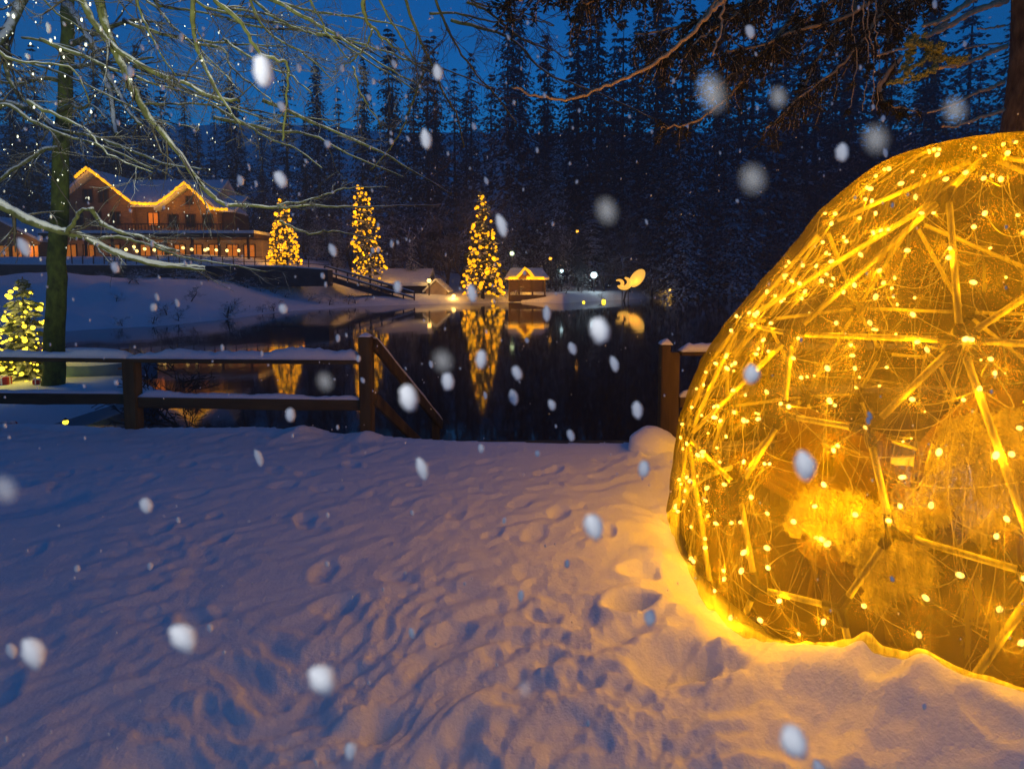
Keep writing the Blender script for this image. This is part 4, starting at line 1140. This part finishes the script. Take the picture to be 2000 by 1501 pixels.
# yellow-green sprig
rr = random.Random(77); mb = MB()
for pp_ in ([(1770, 84), (1800, 88), (1830, 98), (1840, 88)], [(1800, 80), (1815, 105), (1790, 130), (1745, 162)], [(1815, 95), (1825, 120), (1815, 140), (1780, 155)], [(1810, 105), (1840, 112), (1862, 118), (1880, 117)], [(1780, 95), (1775, 115), (1772, 135)], [(1795, 80), (1780, 75), (1775, 88)]):
    pp = wobble([at(a, b, 4.9 - .05 * q) for q, (a, b) in enumerate(pp_)], 26, .006, rr)
    mb.tube(pp, .008, 5)
    for q in pp[1:]:
        for z_ in range(3): mb.blob(q + Vector((rr.gauss(0, .014), rr.gauss(0, .02), rr.gauss(0, .014))), (rr.uniform(.012, .024), .015, rr.uniform(.010, .018)), 6, 4)
mb.build('sprig', M['sprig_needles'], spruce)
# drooping needle boughs
def bough(px_pts, Y0, Y1, seed, dens=1.0, hang=.35, w0=9, w1=3, needles=True, mat='spruce_needles', stem='dead_branch'):
    rr = random.Random(seed); g = np.random.default_rng(seed); n0 = len(px_pts)
    pts = [at(a, b, Y0 + (Y1 - Y0) * k / (n0 - 1)) for k, (a, b) in enumerate(px_pts)]
    n_ = (n0 - 1) * 8; pp = wobble(pts, n_, .008, rr)
    o = MB().tube(pp, [(w0 + (w1 - w0) * k / n_) / F_PX * Y0 / 2 for k in range(n_ + 1)], 6).build('bough', M[stem], spruce, True)
    if not needles: return o
    sm = MB(); Pn = []; Dn = []
    L = sum((pp[k + 1] - pp[k]).length for k in range(n_))
    for s_ in range(int(L * 13 * dens)):
        i_ = rr.randint(0, n_ - 1); p_ = pp[i_].lerp(pp[i_ + 1], rr.random())
        d = (pp[i_ + 1] - pp[i_]).normalized()
        dd = (d * .5 + Vector((rr.gauss(0, .6), rr.gauss(0, .6), -.55 + rr.gauss(0, .35)))).normalized(); q = p_.copy(); path = [q.copy()]
        ln = hang * rr.uniform(.4, 1.3)
        for k in range(6):
            dd = (dd + Vector((rr.gauss(0, .15), rr.gauss(0, .15), -.12 + rr.gauss(0, .15)))).normalized()
            q = q + dd * ln / 6; path.append(q.copy())
            for z_ in range(7):
                Pn.append(q + Vector((rr.gauss(0, .008), rr.gauss(0, .008), rr.gauss(0, .008)))); Dn.append((dd * .7 + Vector((rr.gauss(0, .8), rr.gauss(0, .8), rr.gauss(-.1, .6)))).normalized())
        sm.tube(path, .0035, 3, False)
    P_ = np.array([tuple(v) for v in Pn]); D_ = np.array([tuple(v) for v in Dn])
    up = g.normal(0, 1, P_.shape); sd = np.cross(D_, up); sd /= np.linalg.norm(sd, axis=1)[:, None]
    S = g.uniform(.03, .075, len(P_))[:, None]
    V_ = np.stack([P_, P_ + D_ * S * .5 + sd * S * .17, P_ + D_ * S, P_ + D_ * S * .5 - sd * S * .17], 1).reshape(-1, 3)
    me = mesh_np('needles', V_, np.arange(len(V_)).reshape(-1, 4)); me.materials.append(M[mat])
    link(bpy.data.objects.new('needles', me), o)
    sm.build('twigs', M['dead_branch'], o)
    return o
B_ = [
 ([(1780, -90), (1600, -30), (1450, 10), (1330, 50), (1240, 70)], 6.4, 5.6, 1.0, .42),
 ([(1500, -80), (1350, -40), (1230, -15), (1130, 10)], 5.8, 5.4, 1.0, .30),
 ([(1300, -60), (1180, -35), (1080, -15), (990, 8)], 5.6, 5.2, 1.0, .22),
 ([(1700, -60), (1600, 20), (1520, 80), (1450, 130), (1400, 170)], 6.6, 6.0, .9, .40),
 ([(1820, -80), (1740, -10), (1700, 60), (1640, 130), (1560, 190)], 6.8, 6.2, .8, .42),
 ([(1900, -80), (1850, -30), (1790, 0), (1745, 50), (1735, 90)], 7.0, 6.6, .9, .30),
 ([(1600, -80), (1520, -20), (1420, 40), (1350, 90)], 6.2, 5.6, 1.0, .34),
 ([(1450, -60), (1400, 0), (1340, 80), (1290, 110)], 6.0, 5.6, 1.0, .3),
 ([(1700, -40), (1650, 40), (1600, 110), (1550, 200), (1500, 250)], 6.8, 6.4, .55, .34),
 ([(1560, 20), (1480, 120), (1420, 190), (1350, 240), (1290, 250)], 6.4, 6.2, .35, .25),
 ([(1760, 110), (1720, 170), (1740, 205), (1790, 215)], 6.6, 6.4, .7, .14),
 ([(1760, -40), (1660, 30), (1560, 60), (1480, 90), (1420, 100)], 6.6, 6.0, 1.0, .4),
 ([(1850, -60), (1760, 10), (1700, 30), (1630, 80)], 6.9, 6.5, 1.0, .35),
]
for k, (pp_, y0, y1, de, ha) in enumerate(B_): bough(pp_, y0, y1, 1200 + k, de * 2.0, ha)
bough([(1480, -80), (1430, -20), (1390, 22), (1330, 85), (1250, 140), (1190, 165), (1120, 192), (1060, 190), (998, 170)], 5.2, 5.0, 1250, needles=False, w0=10, w1=4)
bough([(1440, -80), (1415, 0), (1408, 60), (1390, 110)], 5.4, 5.2, 1251, needles=False, w0=7, w1=3)
for k, px in enumerate((1668, 1690, 1700, 1712)):
    bough([(px, -40), (px - 4, 50), (px + 6, 110), (px + random.uniform(-10, 14), 215)], 6.2, 6.2, 1260 + k, .25, .10, 3, 1.5)

# ------------------------------------------------------------------ the dome
def dome_pt(az, el, k=1.0):
    a = R(az); e = R(el)
    return Vector((DA * math.cos(e) * math.cos(a), DA * math.cos(e) * math.sin(a), DB * math.sin(e))) * k
dome = thing('garden_dome', 'glowing geodesic dome of clear plastic film on white tubes', 'dome', (DX, DY, DZ))
hubs = {'T': (0, 90)}
TOP = {'T': 1.035, 'A': 1.025}
def hk(k): return {'C4': .955, 'B4': .955, 'A4': .985, 'B0': .985, 'M4': .985}.get(k, TOP.get(k[0], 1))
for k in range(5):
    o_ = 72 * k
    for n_, a, e in (('A', -138.4, 61.2), ('C', -131.4, 36.2), ('B', -162.6, 35.6), ('D', -142.1, 24.1), ('E', -156.8, 23.5), ('F', -163.1, 12.0), ('H', -137.4, 13.5), ('G', -157.0, 0.5), ('I', -143.0, 3.4), ('M', -121.5, 12.8), ('J', -140.2, -4.5), ('K', -130.5, -4.5), ('P', -159.5, -4.5), ('Q', -169, -4.5)):
        hubs[n_ + str(k)] = (a + o_, e)
edges = []
for k in range(5):
    s = str(k); nx = str((k + 1) % 5)
    for a, b in (('T', 'A' + s), ('A' + s, 'C' + s), ('A' + s, 'B' + s), ('A' + nx, 'C' + s), ('C' + s, 'B' + s), ('C' + s, 'B' + nx), ('C' + s, 'D' + s), ('B' + s, 'E' + s), ('D' + s, 'E' + s), ('E' + s, 'F' + s), ('F' + s, 'G' + s), ('G' + s, 'I' + s), ('I' + s, 'H' + s), ('H' + s, 'D' + s), ('H' + s, 'M' + s), ('C' + s, 'M' + s), ('M' + s, 'B' + nx), ('M' + s, 'F' + nx), ('M' + s, 'K' + s), ('M' + s, 'Q' + nx), ('I' + s, 'J' + s), ('G' + s, 'P' + s)):
        edges.append((a, b))
hp = {k: dome_pt(*v) * .968 * hk(k) for k, v in hubs.items()}
nxt = {k: [] for k in hubs}
for a, b in edges:
    A, B = hp[a], hp[b]; d = (B - A).normalized()
    nxt[a].append(d); nxt[b].append(-d)
    MB().tube([A + d * .035, A.lerp(B, .5), B - d * .035], .0145, 10).build('strut', M['pipe'], dome, True)
for k, p_ in hp.items():
    if k[0] in 'JKPQ': continue
    mb = MB()
    nrm = p_.normalized()
    mb.tube([p_ - nrm * .014, p_ + nrm * .014], .024, 10)
    for d in nxt[k]: mb.tube([p_, p_ + d * .075], .0215, 8)
    mb.build('hub', M['hub'], dome)
# film: hull between the hubs and the full ellipsoid, lightly wrinkled
bm = bmesh.new()
for k, v in hubs.items(): bm.verts.new(dome_pt(*v) * hk(k))
for k in range(40): bm.verts.new(dome_pt(k * 9, -14))
bmesh.ops.convex_hull(bm, input=bm.verts)
bvh = BVHTree.FromBMesh(bm)
na_, ne_ = 240, 76
vv = []; ff = []; uv = []
for j in range(ne_ + 1):
    el = -9 + 98.9 * j / ne_
    for i in range(na_):
        az = 360 * i / na_
        e = dome_pt(az, el); d = e.normalized()
        hit = bvh.ray_cast(Vector((0, 0, 0)), d)
        L = hit[3] if hit[0] is not None else e.length
        wt = max(0, min(1, (el - 54) / 22)); wt = wt * wt * (3 - 2 * wt)
        rr0 = (.96 * L + .04 * e.length) * (1 - wt) + e.length * 1.035 * wt
        wv = .006 * math.sin(az * .9 + 3 * math.sin(el * .2)) * math.cos(R(el)) + .003 * math.sin(az * 2.3 + el * .8) + .008 * math.exp(-((el + 4) / 9) ** 2) * math.sin(az * .55 + math.sin(az * .21) * 2)
        vv.append(tuple(d * (rr0 + .016 + wv)))
for j in range(ne_):
    for i in range(na_):
        ff.append((j * na_ + i, j * na_ + (i + 1) % na_, (j + 1) * na_ + (i + 1) % na_, (j + 1) * na_ + i))
bm.free()
fbvh = BVHTree.FromPolygons([Vector(v) for v in vv], ff)
me = mesh_np('film', vv, ff, True)
ul = me.uv_layers.new(name='UVMap')
uvs = np.empty((len(ff), 4, 2), np.float32)
jj, ii = np.divmod(np.arange(len(ff)), na_)
for q, (dj, di) in enumerate(((0, 0), (0, 1), (1, 1), (1, 0))):
    uvs[:, q, 0] = (ii + di) / na_ * 2.2; uvs[:, q, 1] = (jj + dj) / ne_
ul.data.foreach_set('uv', uvs.ravel())
me.materials.append(M['film'])
link(bpy.data.objects.new('film', me), dome)
MB().tube([(0, 0, -.18), (0, 0, -.12)], DA * .955, 48).build('floor', M['floor'], dome)

# fairy lights netted over the inside of the film
G_FAIRY = 'fairy light strings netted inside the dome film'
def surf(az, el, k):
    d = dome_pt(az, el); hit = fbvh.ray_cast(Vector((0, 0, 0)), d.normalized())
    return d.normalized() * (hit[3] if hit[0] is not None else d.length) * k
rr = random.Random(41)
n_str = 17
fairy_all = []
for s_ in range(n_str):
    st = thing('fairy_light_string', 'warm fairy light string netted over the inside of the dome film', 'string lights', (DX, DY, DZ), G_FAIRY)
    pts = []; nb = (13 if s_ < 2 else 25) if s_ < 9 else 18
    a0 = -196 + s_ * 9.8 if s_ < 9 else -45 + (s_ - 9) * 29
    wd = 11 if s_ < 9 else 40
    el = 84.0
    for b in range(nb):
        el = math.degrees(math.asin(min(.985, max(-.1, 1.0 - 1.09 * ((b + .5) / nb) ** .97)))) + rr.uniform(-2.5, 2.5)
        el = max(-6.0, el)
        az = a0 + wd * .5 * math.sin(b * 1.9 + s_) + rr.uniform(-wd * .45, wd * .45)
        pts.append((az, el, rr.uniform(.975, .990)))
    path = []
    for q in range(len(pts) - 1):
        (a1_, e1_, k1), (a2_, e2_, k2) = pts[q], pts[q + 1]
        bow = rr.uniform(-6, 6); sagk = rr.uniform(-.03, .0)
        for z_ in range(7):
            f_ = z_ / 7; w1_ = math.sin(math.pi * f_)
            path.append(surf(a1_ + (a2_ - a1_) * f_ + bow * w1_ * .6, e1_ + (e2_ - e1_) * f_ - abs(bow) * .35 * w1_, min(.990, k1 + (k2 - k1) * f_ + sagk * w1_)))
    MB().tube(path, .0017, 4, False).build('wire', M['wire'], st)
    # loose curls and spare strands taped along the film
    mb = MB()
    for q in range(42 if s_ < 9 else 5):
        i_ = rr.randrange(len(pts)); az, el_, k_ = pts[i_]
        da = rr.gauss(0, 7); de = -abs(rr.gauss(16, 11)) if rr.random() < .65 else rr.uniform(-10, 12)
        c_ = rr.gauss(0, 2.5)
        mb.tube([surf(az + da * f_ / 9 + c_ * math.sin(math.pi * f_ / 9), max(-4.5, el_ + de * f_ / 9), .982 + .008 * math.sin(f_ * 1.3)) for f_ in range(10)], .0009, 3, False)
    for az, el_, k_ in pts:            # short wires added round each bulb to make starburst glints
        for z_ in range(6):
            a1_ = rr.uniform(0, 6.28); r1_ = rr.uniform(1.0, 2.6)
            mb.tube([surf(az + r1_ * f_ * math.cos(a1_ + f_ * .5), el_ + r1_ * f_ * math.sin(a1_ + f_ * .5), min(.993, k_ + .006 * f_)) for f_ in (.15, .6, 1.0)], .0009, 3, False)
    mb.build('strand', M['wire'], st)
    for q, (az, el_, k_) in enumerate(pts):
        p_ = surf(az, el_, k_); s = rr.uniform(.0075, .0125)
        o = obj_from(FAIRY, 'bulb', st, p_, (rr.uniform(0, 3), rr.uniform(0, 3), 0), (s * rr.uniform(1.0, 1.7), s, s))
        lamp('fairy_glow', surf(az, el_, k_ - .010), 1.65 if s_ < 9 else .7, (1, .42, .0), .015, parent=st)
        if q % 5 == 0: lamp('fairy_glow', surf(az, el_, k_ - .10), 3.0, (1, .42, .0), .03, parent=st)

# furniture inside
def chair(label, x, y, rz, sc):
    o = thing('lounge_chair', label, 'chair', (DX + x, DY + y, DZ - .12)); o.rotation_euler = (0, 0, rz); o.scale = (sc, sc, sc)
    for a, b in ((-.28, -.26), (.28, -.26), (-.28, .26), (.28, .26)):
        MB().tube([(a * 1.1, b * 1.1, 0), (a, b, .36)], [.016, .022], 8).build('leg', M['wood'], o)
    MB().blob((0, 0, .38), (.36, .34, .075), 20, 10, .05).build('seat', M['fabric'], o, True)
    Mb = Matrix.Rotation(R(-14), 3, 'X')
    MB().blob((0, .33, .66), (.34, .085, .36), 20, 12, .03, Mb).build('backrest', M['fabric'], o, True)
    for sgn in (-1, 1):
        MB().tube([(sgn * .37, -.28, .36), (sgn * .39, -.26, .56), (sgn * .39, .1, .58), (sgn * .36, .34, .56)], .035, 8).build('arm', M['wood'], o, True)
    return o
def fleece(label, x, y, z, rz, path, wdt, seed):
    """shaggy sheepskin following a path over a chair"""
    rr = random.Random(seed); g = np.random.default_rng(seed)
    n_ = 34; m_ = 22; pts = wobble([Vector(p_) for p_ in path], n_, 0, rr)
    top = []
    V_ = []
    for k, p_ in enumerate(pts):
        t_ = (pts[min(k + 1, n_)] - pts[max(k - 1, 0)]).normalized(); sd = Vector((1, 0, 0)); nn = sd.cross(t_).normalized()
        for j in range(m_ + 1):
            u_ = j / m_ * 2 - 1
            ww = wdt * (1 - .25 * abs(2 * k / n_ - 1) ** 3) * (1 + .06 * math.sin(k * .7 + seed))
            V_.append((p_ + sd * u_ * ww * (1 + .05 * math.sin(k * 1.1 + seed) * math.sin(k * .37)) + nn * (.045 * (1 - u_ ** 4) + .012 * rr.uniform(-1, 1) + .02 * math.sin(k * .9 + 2 * math.sin(j * .7 + seed))) - Vector((0, 0, .10 * abs(u_) ** 3)), nn))
    vs = [v for v, _ in V_]; lo = [v - nn_ * .035 for v, nn_ in V_]
    W = m_ + 1; F_ = []
    for k in range(n_):
        for j in range(m_): F_.append((k * W + j, k * W + j + 1, (k + 1) * W + j + 1, (k + 1) * W + j))
    off_ = len(vs); F2 = [tuple(off_ + i_ for i_ in reversed(q)) for q in F_]
    bd = []
    for k in range(n_): bd += [((k) * W, (k + 1) * W), ((k + 1) * W + m_, k * W + m_)]
    for j in range(m_): bd += [(j + 1, j), (n_ * W + j, n_ * W + j + 1)]
    F3 = [(a, b, b + off_, a + off_) for a, b in bd]
    # locks of wool
    lk = MB()
    mb = MB(); mb.v = [tuple(v) for v in vs + lo]; mb.f = F_ + F2 + F3
    for v, nn_ in V_:
        for z_ in range(5):
            q = v + Vector((rr.gauss(0, .008), rr.gauss(0, .008), rr.gauss(0, .008)))
            d = (nn_ * rr.uniform(.3, 1) + Vector((rr.gauss(0, .7), rr.gauss(0, .5), -.35 + rr.gauss(0, .4)))).normalized() * rr.uniform(.015, .045)
            mb.tube([q - nn_ * .005, q + d * .6, q + d + Vector((0, 0, -.006))], [.0026, .002, .0006], 3, False)
    o = mb.build('sheepskin', M['fur'], None, True); o.location = (DX + x, DY + y, DZ + z); o.rotation_euler = (0, 0, rz)
    tag(o, label, 'sheepskin')
    return o
def inside(px, py, Y):
    v = at(px, py, Y); return v.x - DX, v.y - DY, v.z - DZ
# tall chair at the right, its back towards the camera, and a low seat close behind the film
chair('large lounge chair whose backrest rises at the right edge inside the dome', -.32, -.08, R(184), 1.12)
fleece('large pale sheepskin thrown over the tall backrest inside the dome', -.31, -.16, -.08, R(184), [(0, .05, .46), (0, .24, .54), (0, .40, .88), (0, .47, .95), (0, .54, .84), (0, .56, .46)], .37, 5)
ot = thing('footstool', 'low round stool near the film in the middle of the dome', 'stool', (1.70, 2.74, DZ - .12))
MB().blob((0, 0, .36), (.25, .25, .10), 20, 10, .03).build('cushion', M['fabric'], ot, True)
for k in range(4): MB().tube([(.2 * math.cos(k * 1.57 + .5), .2 * math.sin(k * 1.57 + .5), 0), (.16 * math.cos(k * 1.57 + .5), .16 * math.sin(k * 1.57 + .5), .30)], .018, 8).build('leg', M['wood'], ot)
fleece('small pale sheepskin draped over the low stool inside the dome', 1.68 - DX, 2.74 - DY, -.06, R(200), [(0, -.22, .44), (0, -.05, .50), (0, .14, .50), (0, .25, .43), (0, .28, .26)], .21, 6)
fleece('narrow strip of sheepskin trailing left of the tall backrest inside the dome', 2.20 - DX, 2.80 - DY, -.10, R(172), [(-.03, 0, .90), (-.02, .05, .90), (.06, .09, .74), (.12, .10, .62), (.22, .10, .53)], .085, 8)
tb_ = thing('side_table', 'round brown wooden table at the left inside the dome', 'table', (DX - .55, DY + .55, DZ - .12))
MB().tube([(0, 0, .44), (0, 0, .48)], .36, 28).build('table_top', M['fabric'], tb_)
for k in range(3): MB().tube([(.26 * math.cos(k * 2.1), .26 * math.sin(k * 2.1), 0), (.12 * math.cos(k * 2.1), .12 * math.sin(k * 2.1), .44)], .018, 8).build('leg', M['wood'], tb_)
bn = thing('cushioned_bench', 'low brown cushioned bench along the far side inside the dome', 'bench', (DX - .95, DY + .25, DZ - .12)); bn.rotation_euler = (0, 0, R(100))
MB().box((0, 0, .36), (1.0, .42, .12)).build('seat', M['fabric'], bn, bevel=.04)
MB().box((0, -.24, .58), (1.0, .10, .42)).build('backrest', M['fabric'], bn, bevel=.04)
for a in (-.42, .42):
    for b in (-.16, .16): MB().box((a, b, .15), (.05, .05, .30)).build('leg', M['wood'], bn)

# ------------------------------------------------------------------ falling snow
FP = 563.0 / 1.0
KD = (cam_d.lens / 1000 / cam_d.dof.aperture_fstop) * FP
flake_me = []
for k in range(4): 
    me = MB().blob((0, 0, 0), (1, 1, 1), 12, 8, .10, seed=k).mesh('snowflake', True); me.materials.append(M['flake']); flake_me.append(me)
m, t, n, p = new_mat('thin_flake')       # loose, half see-through clumps of crystals
p.inputs['Base Color'].default_value = (.9, .92, .94, 1); p.inputs['Roughness'].default_value = .9; p.inputs['Alpha'].default_value = .13
M['thin_flake'] = m
thin_me = []
for k in range(2):
    me = MB().blob((0, 0, 0), (1, 1, 1), 14, 10, .06, seed=20 + k).mesh('snowflake', True); me.materials.append(M['thin_flake']); thin_me.append(me)
def flake(px, py, w_, h_, tilt=0, label=None, dim=1.0, rr=random, thin=False):
    s = .5 * (w_ + h_) / 1.95
    s0 = w_ / 1.95
    d = KD / ((.34 if dim <= 1 else .55) * s0 + KD / 11)
    d = min(max(d, .13), 1.25)
    p_ = at(px, py, d)
    k = .85 if dim <= 1 else .62
    rw = k * w_ / 1.95 / FP * d / 2; rh = k * h_ / 1.95 / FP * d / 2 * 1.12
    o = obj_from(rr.choice(thin_me if dim > 1 else flake_me), 'snowflake', None, p_, (0, R(tilt), 0), (rw, rw, rh))
    tag(o, label or 'small white snowflake drifting in mid air over the snowy scene', 'snowflake', None if label else 'snowflakes falling through the air')
big = [
 (513, 140, 38, 62, -5, 'tall soft snowflake hanging before the sky above the narrow lit conifer'),
 (1390, 182, 62, 90, -20, 'large grey blurred snowflake below the drooping bare spruce branch', 1.4),
 (1172, 645, 42, 56, -15, 'bright snowflake over the water right of the conifer reflection'),
 (1160, 1027, 44, 54, -20, 'bright white snowflake over the snow left of the dome'),
 (1550, 1447, 60, 66, -15, 'brightest round snowflake at the bottom below the dome'),
 (1572, 908, 44, 60, -10, 'oval snowflake in front of the dome film'),
 (358, 1245, 48, 64, -40, 'white slanted snowflake over the lower left snow'),
 (630, 1327, 54, 64, -40, 'large slanted snowflake over the bottom snow nearest the middle'),
 (65, 1275, 42, 66, -22, 'greyish large snowflake at the lower left edge'),
 (798, 777, 40, 54, -15, 'pale oval snowflake across the sloping stair handrail'),
 (1270, 1205, 30, 34, 0, 'round snowflake beside the yellow snow at the foot of the dome'),
 (825, 914, 27, 46, -18, 'bluish oval snowflake just below the stair handrail'),
 (285, 987, 24, 32, -20, 'small bright snowflake on the left snow below the fence'),
]
for a in big: flake(*a)
mids = [(832, 272, 24, 38), (875, 745, 27, 38), (505, 893, 16, 36), (22, 1270, 20, 32), (1258, 915, 26, 36), (685, 1465, 30, 36), (1010, 728, 21, 32), (940, 702, 26, 38), (922, 573, 22, 36), (1468, 730, 34, 38), (567, 810, 20, 28), (1245, 800, 24, 36), (1645, 298, 26, 34), (980, 440, 24, 44), (47, 482, 22, 38), (225, 522, 16, 24), (650, 488, 17, 26), (548, 350, 24, 36), (1465, 62, 18, 28), (855, 142, 22, 30), (777, 560, 18, 26), (410, 1225, 13, 18), (805, 1235, 16, 24), (1018, 1162, 16, 24), (293, 1105, 12, 16), (1003, 775, 20, 32), (1068, 612, 18, 32), (1118, 680, 18, 26), (1078, 790, 18, 22), (1200, 710, 20, 32), (553, 603, 18, 20), (700, 700, 10, 14), (255, 140, 14, 22), (583, 133, 10, 18), (640, 281, 14, 16), (770, 125, 12, 16), (1115, 850, 16, 26), (1108, 1100, 12, 18), (985, 1016, 10, 14), (805, 1000, 9, 12), (348, 1015, 8, 14), (640, 1005, 8, 12), (470, 352, 14, 20), (490, 95, 10, 16), (300, 600, 14, 18), (150, 1110, 12, 16), (660, 660, 10, 16), (940, 875, 16, 18), (1050, 885, 12, 14), (1600, 1500, 30, 40), (550, 208, 16, 22), (720, 190, 10, 14)]
for a in mids: flake(a[0], a[1], a[2], a[3], random.uniform(-25, 5))
dims = [(1185, 412, 52, 62), (10, 955, 50, 70), (865, 705, 50, 54), (635, 745, 40, 46), (1520, 190, 40, 50), (1710, 272, 56, 66), (1470, 350, 60, 66), (1025, 1345, 36, 44), (1865, 215, 50, 60)]
for a in dims: flake(a[0], a[1], a[2], a[3], -15, 'faint wide snowflake blurred close to the lens', 1.5)
for o in bpy.data.objects:
    if o.get('label') == 'faint wide snowflake blurred close to the lens': o['group'] = 'faint snowflakes close to the lens'
rr = random.Random(99)
for k in range(228):
    px = rr.uniform(-60, 2060) if rr.random() < .4 else rr.uniform(0, 1100); py = rr.choice([rr.uniform(0, 860), rr.uniform(0, 600), rr.uniform(0, 1500)])
    w_ = rr.choice([2.5, 3, 3.5, 4, 4, 5, 6, 7, 9]); flake(px, py, w_, w_ * rr.uniform(1.2, 2.0), rr.uniform(-25, 5))

mb = MB(); rr = random.Random(5)
for k in range(1100):
    px, py = rr.uniform(-150, 2150), rr.uniform(-80, 1250) ** 1.0
    if rr.random() < .35: px, py = rr.uniform(0, 900), rr.uniform(0, 500)
    d = rr.uniform(1.3, 5.5); q = rr.uniform(.0016, .0036)
    mb.blob(at(px, py, d), (q, q, q * rr.uniform(1.2, 2.2)), 5, 4)
o = mb.build('fine_snowfall', M['flake'], None, True); tag(o, kind='stuff')
# ------------------------------------------------------------------ snowy air
m = bpy.data.materials.new('snowy_air'); m.use_nodes = True
t = m.node_tree; t.nodes.clear()
vo = t.nodes.new('ShaderNodeVolumePrincipled'); vo.inputs['Density'].default_value = .0026; vo.inputs['Color'].default_value = (.86, .90, .94, 1); vo.inputs['Anisotropy'].default_value = .2
mo = t.nodes.new('ShaderNodeOutputMaterial'); t.links.new(vo.outputs[0], mo.inputs['Volume'])
hz_ = MB().box((0, 64, 28.5), (330, 156, 63)).build('haze', m)
tag(hz_, kind='stuff')
